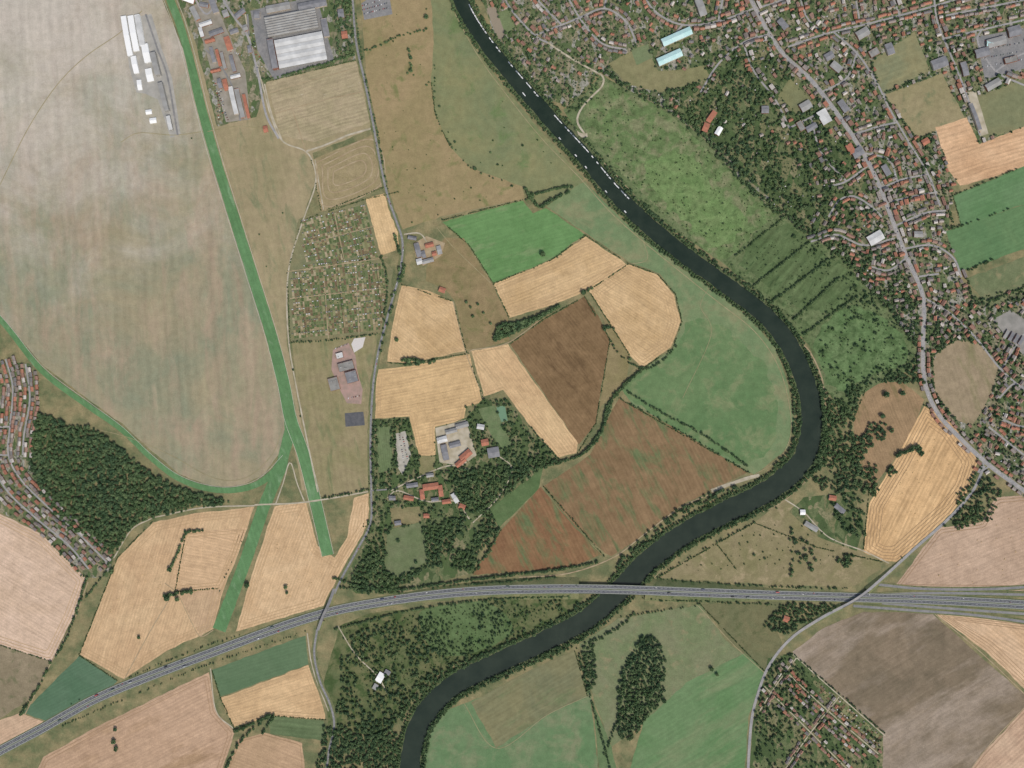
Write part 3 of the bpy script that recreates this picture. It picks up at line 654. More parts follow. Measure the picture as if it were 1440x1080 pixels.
for k,(x,y,w,d,a,rf) in enumerate([(275,20,20,7,62,gmetal),(262,-2,26,9,20,canvas),(300,5,8,30,-20,slate),(290,34,18,6,-18,metal),(305,46,20,7,-20,slate),(322,62,8,20,-18,redroof),(300,78,5,22,-14,slate),(308,82,4,24,-14,redroof),(315,86,4,24,-14,gmetal),(328,90,5,24,-14,slate),(304,100,14,4,-14,redroof),(332,108,14,5,-14,metal),(329,142,6,40,-13,metal),(338,146,6,42,-13,gmetal),(347,150,4,34,-13,redroof),(338,20,16,7,-40,slate),(362,22,8,10,0,slate),(318,120,6,16,-14,redroof),(310,118,5,14,-14,slate),(296,58,14,5,-16,redroof),(284,46,5,14,-16,metal),(330,45,12,6,-20,slate),(288,8,12,6,10,slate),(340,-5,14,8,-20,redroof),(360,-12,14,8,-10,slate),(318,20,8,10,-20,gmetal),(352,70,5,10,-12,slate),(346,40,6,8,-20,gmetal),(480,20,8,12,-8,slate),(485,50,8,10,-8,redroof)]):
    big('stable_block',x,y,w,d,a,6,2.5,rf)
big('cottage',374,182,6,9,-10,4,3,redroof)
yard('car_park',asph,[(508,5),(545,-20),(552,20),(512,28)])
yard('school_yard',pinkp,[(468,492),(490,482),(500,500),(502,520),(510,548),(508,568),(488,567),(480,552),(466,520)])
yard('white_paving',plain_mat('pale_paving',(196,190,182),0.08),[(498,476),(514,474),(510,488),(498,496),(494,484)])
big('school_building',487,515,22,12,-15,6,0,felt,flat=True); big('school_building',470,540,14,18,-15,5,0,felt,flat=True); big('school_building',495,530,16,16,-15,8,0,slate,flat=True); big('school_building',478,500,10,8,-15,5,0,metal,flat=True)
yard('tennis_court',plain_mat('court_surface',(84,86,90),0.08,1/3,(96,96,98)),[(485,581),(511,579),(513,598),(486,600)])
yard('farm_yard',dirt,[(582,342),(600,332),(626,342),(620,360),(595,374),(584,360)])
for x,y,w,d,a,rf in [(588,352,7,20,-15,slate),(602,367,16,6,-15,gmetal),(604,345,12,6,-15,redroof),(618,352,6,12,-15,gmetal),(590,368,8,8,-15,metal),(580,335,12,5,10,slate),(596,358,5,10,-15,slate),(611,357,6,6,-15,redroof),(622,408,9,7,20,redroof)]: big('farm_barn',x,y,w,d,a,5,3,rf,win=False)
yard('manor_yard',gravel,[(612,602),(655,590),(670,640),(650,655),(618,650)])
for nm,x,y,w,d,a,rf in [('greenhouse',622,618,14,8,-15,metal),('farm_barn',650,598,18,7,-15,gmetal),('farm_barn',626,636,8,22,-12,slate),('farm_barn',640,625,16,7,-15,slate),('farm_barn',655,640,18,9,-40,redroof),('coach_house',648,650,16,7,-40,redroof),
 ('country_house',694,636,16,14,-10,slate),('country_house_wing',682,622,10,9,-10,redroof),('stable_block',676,600,10,7,10,metal),('stable_block',635,606,16,6,-15,gmetal),
 ('manor_house',606,684,22,9,-8,redroof),('coach_house',594,695,6,14,-8,redroof),('coach_house',620,690,6,16,-8,redroof),('stable_block',580,682,16,6,-8,slate),('stable_block',575,700,14,6,10,redroof),('cottage',552,700,9,6,0,slate),('cottage',650,712,9,7,20,redroof),('cottage',600,725,8,6,0,redroof),('cottage',560,735,9,6,-8,slate),('greenhouse',640,700,6,14,-30,metal),('cottage',628,705,12,6,-8,redroof),('stable_block',612,702,10,5,-8,slate),('cottage',605,668,10,5,-8,gmetal)]:
    big(nm,x,y,w,d,a,6,3.2,rf,chim=2)
yard('tennis_court',plain_mat('green_court',(100,140,104),0.06),[(698,572),(710,570),(714,592),(702,594)])
yard('car_park',plain_mat('pale_car_park',(176,170,156),0.1,1/4,(152,148,134)),[(555,610),(570,606),(578,640),(566,668),(558,655)])
yard('formal_lawn',G('lawn_a',(94,116,66),(104,120,74),d=(1,8),per=7,st=0.12),[(530,600),(550,600),(552,660),(532,665)])
yard('formal_lawn',G('lawn_b',(106,116,74),(96,112,66),big=40),[(545,745),(590,735),(600,760),(600,790),(560,812),(540,800)])
yard('formal_lawn',G('lawn_c',(134,122,86),(120,116,78),big=40),[(548,715),(590,712),(592,734),(552,742)])
yard('formal_lawn',G('lawn_d',(92,116,66),(104,120,74),big=30),[(672,575),(696,570),(708,600),(720,625),(705,632),(690,610)])
yard('formal_lawn',G('lawn_e',(130,122,84),(118,116,76),big=40),[(588,640),(612,642),(612,665),(590,668)])
big('barrack_block',951,53,44,11,-24,9,3,teal); big('barrack_block',941,82,36,11,-24,9,3,teal); big('barrack_block',985,12,10,24,-20,8,3,gmetal)
yard('car_park',asph,[(1372,52),(1440,40),(1445,95),(1385,112)]); yard('car_park',gravel,[(1360,130),(1372,128),(1390,188),(1378,192)])
for x,y,w,d,a,rf in [(1158,165,20,14,60,metal),(1132,150,16,12,-30,gmetal),(1140,180,16,8,-30,slate),(1212,48,18,12,-30,gmetal),(1228,75,14,10,-30,felt),(1320,90,22,14,-20,slate),(1250,70,10,16,-20,slate),(1400,60,26,12,-15,gmetal),(1425,45,18,14,-15,slate),(1380,75,20,12,-15,slate),(1355,98,8,20,-15,slate),(1395,120,22,10,-30,gmetal),(1390,62,8,8,0,teal),(1420,85,18,8,-15,felt),(1370,165,5,40,-20,slate),(1230,335,22,14,-30,metal),(1000,165,7,18,35,redroof),(1010,185,12,7,-60,canvas),(992,180,8,12,20,redroof),(1165,80,12,10,-30,slate),(1175,95,16,10,40,gmetal),(1205,215,16,12,-30,slate),(1195,210,14,9,60,redroof),(1075,155,10,10,0,slate),(1300,200,10,8,-30,redroof),(1125,178,14,8,60,felt),(1185,150,18,9,55,slate),(1100,35,16,9,50,slate),(1245,240,16,8,60,slate),(1290,330,12,8,0,gmetal)]:
    big('school_building' if rf in(felt,slate) and w>17 else 'commercial_building',x,y,w,d,a,7,2.5,rf,flat=(rf is felt))
yard('bowling_green',G('bowl',(102,120,70),(110,124,76)),[(700,18),(716,12),(724,40),(708,48)]); yard('hard_court',plain_mat('court_b',(140,128,108),0.1),[(684,12),(696,8),(712,52),(700,56)])
big('lodge',535,952,9,14,30,5,3,canvas); big('farm_barn',545,945,8,6,30,4,2,slate); big('lodge',528,965,6,8,30,4,2,gmetal)
big('cottage',1105,870,8,8,20,5,3,redroof); big('farm_barn',1180,715,16,7,40,5,3,slate); big('farm_barn',1140,740,20,7,30,5,3,gmetal); big('cottage',1170,700,10,7,10,5,3,redroof); big('cottage',1128,720,7,7,0,5,3,canvas)
for i in range(4):
    big('farm_barn',1414+i*7,470+i*3,4,13,30,4,2,random.choice([slate,gmetal]),win=False)
houses(fulf[:13],6.6,7,(0,1,4,3),0.9); houses(fulf[:13],14,9,(0,1,2),0.65); houses(fulf[13:],6.6,8,(0,1),0.75)
for i,s in enumerate(streets):
    if i in (12,10,20,21,22): kk=(0,1)
    else: kk=(0,1,1,3) if i in(1,3,4,8,9,14,15,0) else (0,1,4)
    houses(s,5.6,6,kk,0.9)
for s in west: houses(s,5,5.8,(0,1),0.98)
for s in west: houses(s,12,6.5,(0,1),0.9)
for s in lanes: houses(s,4.6,6,(0,2,2),0.85)
houses([(1110,965),(1165,1020),(1215,1065)],3,6,(2,),0.8)
AS=np.array(allst)
def infill(poly,sp,prob,kinds,maxd=40,rr=None):
    xs=[p[0] for p in poly]; ys=[p[1] for p in poly]; x=max(-30,min(xs))
    while x<min(1470,max(xs)):
        y=max(-30,min(ys))
        while y<min(1110,max(ys)):
            a,b=x+random.uniform(-.3,.3)*sp,y+random.uniform(-.3,.3)*sp; y+=sp
            if not inpoly(a,b,poly): continue
            pr=prob*(0.15 if inpoly(a,b,park) else 1.0)*(0.45 if a<1080 else 1)
            if random.random()>pr: continue
            d=(AS[:,0]-a)**2+(AS[:,1]-b)**2; j=int(d.argmin())
            if d[j]>maxd**2: continue
            tryhouse(random.choice(kinds),a,b,AS[j,2]+random.choice([0,0,math.pi/2]),rr)
        x+=sp
infill(town,9,.6,(0,1,1,2)); infill(town,8.5,.25,(2,0),60)
print('houses',nh[0])

# ---------------- ALLOTMENTS ----------------
g=N('allotment_plots'); at=g.n('ShaderNodeVertexColor',layer_name='Col')
col=g.scale(at.outputs[0],g.rng(g.noise(g.pos(),1/2.5,3,0.7),0.25,0.75,0.65,1.35)); plotm=g.diffuse(col)
pal=[(100,114,64),(120,118,78),(142,126,92),(88,104,56),(114,100,72),(130,130,90),(80,100,52),(158,144,112),(94,110,64),(110,92,68)]
bushpts=[]; shedpts=[]
def plots(name,poly,ang,pw,ph,seed):
    rr=random.Random(seed); a=math.radians(ang); ca,sa=math.cos(a),math.sin(a)
    cx=sum(p[0] for p in poly)/len(poly); cy=sum(p[1] for p in poly)/len(poly); V=[];F=[];cc=[]
    for i in range(-60,60):
        for j in range(-60,60):
            u=i*pw+(0.9 if (i//8)%2 else 0); v=j*ph
            def T(u,v): return (cx+u*ca-v*sa,cy+u*sa+v*ca)
            c=T(u+pw/2,v+ph/2)
            if not inpoly(c[0],c[1],poly): continue
            nsub=rr.choice([1,2,2,3]); 
            for s in range(nsub):
                v0=v+ph*s/nsub*0.92; v1=v+ph*(s+1)/nsub*0.92
                k=len(V)
                for uu,vv in ((u,v0),(u+pw*0.88,v0),(u+pw*0.88,v1),(u,v1)): X,Y=W(*T(uu,vv)); V.append((X,Y,0.58))
                F.append((k,k+1,k+2,k+3)); cc.append(C(rr.choice(pal)))
            if rr.random()<0.45: shedpts.append((*T(u+pw*.5,v+ph*.1),a))
            for _ in range(2):
                if rr.random()<0.32:
                    b=T(u+rr.random()*pw,v+rr.random()*ph); bushpts.append((b[0],b[1],rr.uniform(0.4,0.9)))
    o=obj(name,V,F,plotm); ca_=o.data.color_attributes.new('Col','FLOAT_COLOR','CORNER')
    arr=np.repeat(np.array(cc),4,axis=0).astype(np.float32).ravel(); ca_.data.foreach_set('color',arr)
al1=[(424,312),(512,284),(532,362),(430,372)]; al2=[(410,384),(430,376),(535,366),(545,395),(536,465),(412,476)]
field('allotment_paths',ground_mat('allotment_grass',(112,116,76),(128,120,84)),[(420,308),(514,280),(536,360),(553,380),(540,468),(408,480),(404,385)])
plots('allotment_garden',al1,-14,3.4,8.5,1); plots('allotment_garden',al2,-6,3.4,8.5,2)
plots('allotment_garden',[(1150,962),(1175,985),(1238,1038),(1235,1060),(1165,1000)],40,4.5,11,3)
for p in ([(424,345),(526,318)],[(408,420),(540,405)],[(470,298),(485,370)],[(455,378),(462,476)],[(500,372),(505,470)],[(404,382),(545,362)]): path(p,1.1,dirt,0,0.6)
def merged(name,pts,mk,mats):
    V=[];F=[];I=[]
    for k,(x,y,a) in enumerate(pts):
        v,f,i=mk(k); X,Y=W(x,y); c,s=math.cos(-a),math.sin(-a); n=len(V)
        V.extend([(X+p[0]*c-p[1]*s,Y+p[0]*s+p[1]*c,p[2]+0.5) for p in v]); F.extend([tuple(n+q for q in ff) for ff in f]); I.extend(i)
    return obj(name,V,F,mats,I)
def shed(k):
    w,d=random.uniform(1.5,2.6),random.uniform(1.2,1.9); r=random.choice([1,2,3])
    v=[(-w,-d,0),(w,-d,0),(w,d,0),(-w,d,0),(-w,-d,2),(w,-d,2),(w,d,2),(-w,d,2),(-w,0,2.7),(w,0,2.7)]
    return v,[(0,1,5,4),(2,3,7,6),(1,2,6,9,5),(3,0,4,8,7),(4,5,9,8),(6,7,8,9)],[0,0,0,0,r,r]
for _ in range(1500):
    x,y=random.uniform(660,1470),random.uniform(-20,700)
    if inpoly(x,y,town) and free(hard,x,y) and free(house_m,x,y): shedpts.append((x,y,random.uniform(0,3)))
merged('garden_sheds',shedpts,shed,[plain_mat('shed_timber',(120,100,76)),felt,metal,plain_mat('shed_green',(112,118,100))])
bales=[]
for poly in ([(700,402),(775,370),(824,340),(875,372),(780,425),(722,440)],[(835,410),(884,376),(940,412),(948,455),(905,508)],[(572,408),(632,428),(648,490),(552,502)],[(355,830),(400,730),(420,720),(450,850)],[(1230,720),(1300,600),(1360,650),(1260,780)],[(1270,820),(1330,750),(1440,720),(1440,820)],[(130,900),(200,770),(240,800),(200,900)]):
    xs=[p[0] for p in poly]; ys=[p[1] for p in poly]
    for _ in range(90):
        x,y=random.uniform(min(xs),max(xs)),random.uniform(min(ys),max(ys))
        if inpoly(x,y,poly) and random.random()<0.4: bales.append((round(x/3)*3+random.uniform(-.5,.5),y,random.uniform(0,3)))
def bale(k):
    n=8; v=[(sx*0.9,0.95*math.cos(t),0.95+0.95*math.sin(t)) for sx in(-1,1) for t in [q*math.pi/4 for q in range(n)]]
    return v,[(q,(q+1)%n,n+(q+1)%n,n+q) for q in range(n)]+[tuple(range(n)),tuple(range(n,2*n))],[0]*10
merged('straw_bales',bales,bale,[plain_mat('straw',(206,178,120))])

# ---------------- VEHICLES ----------------
carp=random_mat('car_paint',[(225,225,225),(180,50,46),(62,76,110),(150,154,158),(40,42,46),(210,208,200),(110,40,44),(80,100,90)],0.02,0.3)
tyre=plain_mat('tyre_rubber',(30,30,30)); 
def car_mesh(name,L,Wd,H,van=False):
    V=[];F=[];I=[]
    prof=[(-L/2,.35),(-L/2,.85),(-L*.42,.95),(-L*.30,H),(L*.12,H),(L*.25,.95),(L*.47,.8),(L/2,.6),(L/2,.35)] if not van else [(-L/2,.4),(-L/2,H),(L*.33,H),(L*.42,1.6),(L/2,1.2),(L/2,.4)]
    n=len(prof)
    for s in(-1,1):
        for x,z in prof: V.append((x,s*Wd/2*(0.86 if z>1.2 and not van else 1),z))
    for i in range(n): 
        j=(i+1)%n; F.append((i,j,n+j,n+i)); I.append(1 if (not van and i in(2,4)) or (van and i==2) else 0)
    F.append(tuple(range(n))); F.append(tuple(range(2*n-1,n-1,-1))); I+=[0,0]
    for x in(-L*.3,L*.3):
        for y in(-Wd/2,Wd/2):
            k=len(V)
            for yy in(y-.1,y+.1):
                for t in range(8): V.append((x+.33*math.cos(t*math.pi/4),yy,.33+.33*math.sin(t*math.pi/4)))
            for t in range(8): F.append((k+t,k+(t+1)%8,k+8+(t+1)%8,k+8+t)); I.append(2)
            F.append(tuple(k+t for t in range(8))); F.append(tuple(k+8+t for t in range(8))); I+=[2,2]
    me=bpy.data.meshes.new(name); me.from_pydata(V,[],F)
    for m in(carp,glass,tyre): me.materials.append(m)
    me.polygons.foreach_set('material_index',I); me.update(); return me
CM=car_mesh('car',4.4,1.8,1.45); TM=car_mesh('lorry',11,2.5,3.6,True); VM=car_mesh('van',5.6,2,2.3,True)
for _ in range(66):
    i=random.randint(5,len(qa)-6); 
    if not 0<qa[i,0]<1440: continue
    sd=random.choice([-1,1]); off=sd*random.choice([2.35,4.45,4.45]); a=qa[i]+na[i]*off
    t=qa[i+1]-qa[i-1]; me=random.choices([CM,VM,TM],[8,1.5,2])[0]
    put(me,a[0],a[1],math.atan2(-t[1],t[0])+(math.pi if sd>0 else 0),ZA[i]+0.04)
PM=CM.copy(); PM.name='parked_car'
def parked(x0,y0,x1,y1,n,ang,pr=0.8,z=0.45):
    for k in range(n):
        if random.random()<pr:
            t=k/max(1,n-1); put(PM,x0+(x1-x0)*t,y0+(y1-y0)*t,math.radians(ang)+random.uniform(-.05,.05),z)
for k in range(3): parked(510,8+k*6,546,-3+k*7,16,70)
parked(562,612,568,650,14,10);parked(566,612,573,645,12,10)
for k in range(4): parked(1382,58+k*12,1436,48+k*12,18,75,0.6)
parked(490,560,508,556,8,80); parked(472,490,488,484,7,70)
for k in range(4): parked(300+k*3,114+k,308+k*3,168-k*2,20,15,0.6)
parked(306,128,322,172,14,15,.7); parked(320,70,340,78,9,75,.8); parked(356,40,362,95,16,10,.6,.65); parked(365,80,372,108,9,10,.7,.65)
for s in (fulf[:15],streets[0],streets[1],bish,west[0],streets[5],streets[3],streets[14],streets[2]):
    q=resample(s,4); nn=normals(q)
    for i in range(1,len(q)-1):
        if random.random()<0.14 and -20<q[i,0]<1460 and -20<q[i,1]<1100:
            t=q[i+1]-q[i-1]; a=q[i]+nn[i]*random.choice([-.8,.8]); put(CM,a[0],a[1],math.atan2(-t[1],t[0]),0.68)
hull=random_mat('boat_hull',[(226,226,222),(214,214,210),(130,140,150),(226,224,220),(230,228,224)],0.02,0.4)
def boat_mesh(L,B,name):
    V=[];F=[];I=[]
    st=[(-.5,.8),(-.2,1),(.15,1),(.38,.6),(.5,.02)]
    for z,k in ((0,.7),(1.0,1)):
        for t,w in st: V+= [(t*L,-w*B/2*k,z),(t*L,w*B/2*k,z)]
    n=10
    for i in range(4):
        a=2*i; F+=[(a,a+2,n+a+2,n+a),(a+1,n+a+1,n+a+3,a+3),(n+a,n+a+2,n+a+3,n+a+1)]; I+=[0,0,0]
    F.append((0,1,n+1,n)); I.append(0)
    k=len(V); x0,x1,y=-.3*L,.15*L,B*.33
    V+=[(x0,-y,1.01),(x1,-y,1.01),(x1,y,1.01),(x0,y,1.01),(x0+.2,-y*.85,2.1),(x1-.7,-y*.85,2.1),(x1-.7,y*.85,2.1),(x0+.2,y*.85,2.1)]
    F+=[(k,k+1,k+5,k+4),(k+1,k+2,k+6,k+5),(k+2,k+3,k+7,k+6),(k+3,k,k+4,k+7),(k+4,k+5,k+6,k+7)]; I+=[0,1,0,1,0]
    me=bpy.data.meshes.new(name); me.from_pydata(V,[],F); me.materials.append(hull); me.materials.append(glass); me.polygons.foreach_set('material_index',I); me.update(); return me
BM=boat_mesh(9.5,3.3,'cabin_cruiser'); BL=boat_mesh(15,3,'narrowboat')
qr=resample(riv,4); nr=normals(qr)
qb=resample(riv,5.5); nb=normals(qb)
for i in range(len(qb)-2):
    x,y=qb[i]; t=qb[i+1]-qb[i]; a0=math.atan2(-t[1],t[0])
    # normals point to the east side when negative offset is used
    if (10<y<80 or 92<y<140 or 165<y<285) and random.random()<0.72:
        a=qb[i]+nb[i]*(-8.2); put(random.choice([BM,BM,BM,BL]),a[0],a[1],a0+random.uniform(-.08,.08),0.55)
    if 120<y<300 and random.random()<0.12:
        a=qb[i]+nb[i]*(8.2); put(BM,a[0],a[1],a0,0.55)
put(BL,737,133,math.radians(-50),0.55)

# ---------------- TREES ----------------
def leaf_mat(name,ca,cb,cc):
    g=N(name); geo=g.n('ShaderNodeNewGeometry'); oi=g.n('ShaderNodeObjectInfo')
    col=g.mix(g.rng(g.noise(geo.outputs['Position'],1/130,4,0.6),0.38,0.62,0,1),C(ca),C(cb))
    col=g.mix(g.math('MULTIPLY',g.math('POWER',oi.outputs['Random'],1.6),0.85),col,C(cc))
    col=g.scale(col,g.rng(geo.outputs['Random Per Island'],0,1,0.62,1.4))
    return g.diffuse(col)
leafA=leaf_mat('broadleaf_foliage',(70,100,54),(62,92,58),(106,130,76))
leafB=leaf_mat('hedge_foliage',(74,100,54),(66,94,50),(104,122,70))
bark=plain_mat('bark',(92,76,60))
tcol=bpy.data.collections.new('tree_kinds'); bcol=bpy.data.collections.new('bush_kinds')
def tree_mesh(name,R,H,n,seed,lm,trunk=True,ql=1.5):
    rr=np.random.RandomState(seed); V=[];F=[];I=[]
    def limb(a,b,r0,r1):
        a=Vector(a);b=Vector(b);d=(b-a).normalized();u=d.orthogonal().normalized();w=d.cross(u);k=len(V)
        for c,r in((a,r0),(b,r1)):
            for t in range(6): V.append(tuple(c+(u*math.cos(t*math.pi/3)+w*math.sin(t*math.pi/3))*r))
        for t in range(6): F.append((k+t,k+(t+1)%6,k+6+(t+1)%6,k+6+t)); I.append(0)
    if trunk:
        limb((0,0,0),(0.1,0,H*.45),.45,.28)
        for t in range(5):
            an=t*1.256+rr.rand(); limb((0.1,0,H*(.3+.03*t)),(math.cos(an)*R*.6,math.sin(an)*R*.6,H*(.6+.05*rr.rand())),.2,.06)
    lobes=[(0,0,H*.62,R*.62)]
    for t in range(8):
        an=t*.785+rr.rand()*.6; rad=R*(.42+.28*rr.rand()); lobes.append((math.cos(an)*rad,math.sin(an)*rad,H*(.42+.25*rr.rand()),R*(.28+.2*rr.rand())))
    for _ in range(n):
        lx,ly,lz,lr=lobes[rr.randint(len(lobes))]
        d=rr.normal(size=3); d[2]=abs(d[2])*.9-.15; d/=np.linalg.norm(d)
        c=np.array([lx,ly,lz])+d*lr*(0.8+.3*rr.rand())
        nn=d+rr.normal(size=3)*.35; nn/=np.linalg.norm(nn); u=np.cross(nn,rr.normal(size=3)); u/=np.linalg.norm(u); w=np.cross(nn,u)
        s=ql*(.3+.35*rr.rand()); s2=s*(.6+.6*rr.rand()); k=len(V)
        for a,b in((-1,-.6),(.4,-1),(1,.5),(-.3,1)): V.append(tuple(c+u*a*s+w*b*s2))
        F.append((k,k+1,k+2,k+3)); I.append(1)
    me=bpy.data.meshes.new(name); me.from_pydata(V,[],F); me.materials.append(bark); me.materials.append(lm)
    me.polygons.foreach_set('material_index',I); me.update(); return me
TMs=[]
for i in range(6):
    R=4.6+0.35*(i%3); me=tree_mesh('broadleaf_tree',R,9.5+i*.4,260,i,leafA,True,2.05); TMs.append(me)
    o=bpy.data.objects.new('broadleaf_tree_kind',me); tcol.objects.link(o)
for i in range(3):
    me=tree_mesh('bush',2.2,2.6,70,30+i,leafB,False,1.45); bcol.objects.link(bpy.data.objects.new('bush_kind',me))
def gn_group(name,col):
    ng=bpy.data.node_groups.new(name,'GeometryNodeTree')
    ng.interface.new_socket('Geometry',in_out='INPUT',socket_type='NodeSocketGeometry'); ng.interface.new_socket('Geometry',in_out='OUTPUT',socket_type='NodeSocketGeometry')
    n=ng.nodes; gi=n.new('NodeGroupInput'); go=n.new('NodeGroupOutput'); ip=n.new('GeometryNodeInstanceOnPoints'); ci=n.new('GeometryNodeCollectionInfo')
    ci.inputs['Collection'].default_value=col; ci.inputs['Separate Children'].default_value=True; ci.inputs['Reset Children'].default_value=True
    ip.inputs['Pick Instance'].default_value=True
    a=n.new('GeometryNodeInputNamedAttribute'); a.data_type='FLOAT'; a.inputs['Name'].default_value='scl'
    b=n.new('GeometryNodeInputNamedAttribute'); b.data_type='FLOAT'; b.inputs['Name'].default_value='rot'
    d=n.new('GeometryNodeInputNamedAttribute'); d.data_type='INT'; d.inputs['Name'].default_value='idx'
    cx=n.new('ShaderNodeCombineXYZ'); L=ng.links.new
    L(gi.outputs[0],ip.inputs['Points']); L(ci.outputs[0],ip.inputs['Instance']); L(b.outputs[0],cx.inputs[2]); L(cx.outputs[0],ip.inputs['Rotation'])
    L(a.outputs[0],ip.inputs['Scale']); L(d.outputs[0],ip.inputs['Instance Index']); L(ip.outputs[0],go.inputs[0]); return ng
GT=gn_group('scatter_trees',tcol); GB=gn_group('scatter_bushes',bcol)
cnt=[0]
def scatter(name,pts,ng):
    pts=[p for p in pts if -30<p[0]<1470 and -30<p[1]<1110]
    if not pts: return
    me=bpy.data.meshes.new(name); me.from_pydata([(*W(p[0],p[1]),0.1) for p in pts],[],[]); n=len(pts); cnt[0]+=n
    for nm,ty,dat in(('scl','FLOAT',[p[2] for p in pts]),('rot','FLOAT',[random.uniform(0,6.28) for _ in pts]),('idx','INT',[random.randint(0,59) for _ in pts])):
        at=me.attributes.new(nm,ty,'POINT'); at.data.foreach_set('value',dat)
    o=bpy.data.objects.new(name,me); root.objects.link(o); md=o.modifiers.new('scatter','NODES'); md.node_group=ng
def ok(x,y): return free(hard,x,y) and free(house_m,x,y)
def fill(poly,sp,s0,s1,prob=1,thr=None,ns=25):
    out=[]; xs=[p[0] for p in poly]; ys=[p[1] for p in poly]; x=min(xs)
    while x<max(xs):
        y=min(ys)
        while y<max(ys):
            a,b=x+random.uniform(-.75,.75)*sp,y+random.uniform(-.75,.75)*sp
            if random.random()<prob and inpoly(a,b,poly) and ok(a,b):
                if thr is None or noise.noise(Vector((a/ns,b/ns,3.3)))+random.uniform(-.1,.1)>thr: out.append((a,b,s0+(s1-s0)*random.random()**1.4))
            y+=sp
        x+=sp
    return out
def line(p,sp,s0,s1,jit=0.8,prob=1,wid=0,smooth=True):
    out=[]
    q=resample(p,sp,smooth); nn=normals(q)
    for i in range(len(q)):
        if random.random()>prob: continue
        a=q[i]+nn[i]*(random.uniform(-1,1)*wid)+np.random.uniform(-jit,jit,2)
        if ok(a[0],a[1]): out.append((a[0],a[1],random.uniform(s0,s1)))
    return out
scatter('woodland',fill([(50,578),(75,585),(100,600),(130,600),(165,625),(205,660),(250,685),(300,698),(325,706),(285,714),(215,727),(185,745),(160,782),(130,760),(90,738),(60,700),(42,650),(46,610)],3.4,0.7,1.45),GT)
scatter('village_woodland',fill([(640,660),(700,655),(760,640),(790,650),(755,665),(690,712),(700,745),(680,775),(665,802),(640,800),(600,800),(560,832),(505,834),(490,818),(520,770),(540,745),(590,740),(630,735),(650,720),(625,680)],3.7,0.7,1.3,0.95,-0.35)+fill([(528,592),(575,590),(588,645),(620,655),(540,690),(528,680)],4.2,0.6,1.1,0.65)+fill([(655,585),(680,562),(712,560),(745,605),(783,645),(740,650),(690,650),(665,640)],4.2,0.6,1.1,0.7)+fill([(525,700),(600,700),(650,740),(560,800),(500,800)],4.6,0.6,1.1,0.6)+line([(545,690),(620,665),(660,655)],3,.6,1.1,1.5,.8,3)+line([(700,742),(690,770),(665,805)],3,.7,1.1,1,.9,3),GT)
scatter('copse',fill([(478,895),(560,868),(605,862),(640,935),(600,962),(570,1000),(560,1050),(500,1035),(470,1010),(480,960)],4.2,0.5,1.15,0.85,-0.18,18)+fill([(600,855),(700,842),(800,845),(790,868),(700,905),(640,930)],4.5,0.5,1.1,0.65,-0.05,20)+fill([(455,1020),(560,1045),(552,1120),(440,1120),(450,1050)],4,0.7,1.2,0.85),GT)
scatter('island_copse',fill([(905,893),(925,895),(936,930),(934,985),(912,1005),(885,1042),(870,1040),(868,985),(872,950),(888,915)],3.6,0.6,1.35,.95)+fill([(818,905),(835,898),(840,960),(828,975),(818,950)],3.6,.7,1.1)+line([(838,900),(875,878),(893,862)],3,.6,1,1,.9,1),GT)
scatter('eastern_copse',fill([(1150,545),(1190,560),(1215,640),(1200,690),(1160,695),(1140,670),(1158,620)],3.8,0.7,1.2,0.95,-0.28)+fill([(1190,545),(1235,535),(1290,500),(1300,540),(1270,538),(1215,540),(1200,590),(1195,620)],3.8,0.7,1.2,0.95)+fill([(1110,740),(1150,770),(1140,815),(1110,810)],5,.8,1.2,.35)+fill([(1210,600),(1245,590),(1240,640),(1262,660),(1225,700),(1200,690)],4.0,.8,1.3,.85,-.2)+fill([(1175,780),(1200,778),(1205,800),(1180,800)],5,.8,1.3,.6)+fill([(1160,700),(1215,690),(1215,760),(1180,740)],4.4,.7,1.2,.6),GT)
scatter('roadside_copse',fill([(1072,880),(1100,848),(1150,848),(1190,852),(1140,872),(1100,895)],4,.7,1.2,.9)+fill([(1085,925),(1130,930),(1150,985),(1090,1040),(1062,1080),(1062,1000)],4.6,.6,1.1,.6)+fill([(1345,690),(1375,660),(1410,690),(1395,730),(1340,745)],4,.7,1.2,.75)+fill([(1110,950),(1240,1040),(1238,1120),(1060,1120)],5.5,.5,1.0,.45),GT)
scatter('marsh_scrub',fill([(1080,290),(1130,325),(1185,362),(1225,405),(1262,450),(1290,492),(1280,520),(1235,540),(1205,560),(1150,500),(1150,440),(1180,400),(1110,330)],4.6,0.4,1.0,0.65,-0.02,16)+fill(ings,6,.25,.6,.35,.14,22)+line([(1035,360),(1110,300)],3.0,.5,.8)+line([(1062,400),(1145,335)],3.0,.6,.9)+line([(1085,425),(1165,365)],3.0,.6,1.0)+line([(1115,450),(1180,390)],3.0,.6,1.0)+line([(1130,470),(1200,420)],3.2,.6,1.0),GT)
scatter('marsh_edge_trees',line([(845,100),(880,122),(930,148),(985,188),(1025,233),(1075,283),(1130,322),(1185,360),(1225,403),(1262,448),(1292,492)],2.6,.7,1.2,1.5,.95,4)+fill([(790,150),(845,102),(835,140),(805,165)],4.4,.6,.9,.8),GT)
scatter('garden_trees',fill(town,5.4,.32,.8,.46)+fill(town,8.5,.8,1.3,.6,-0.02,30),GT)
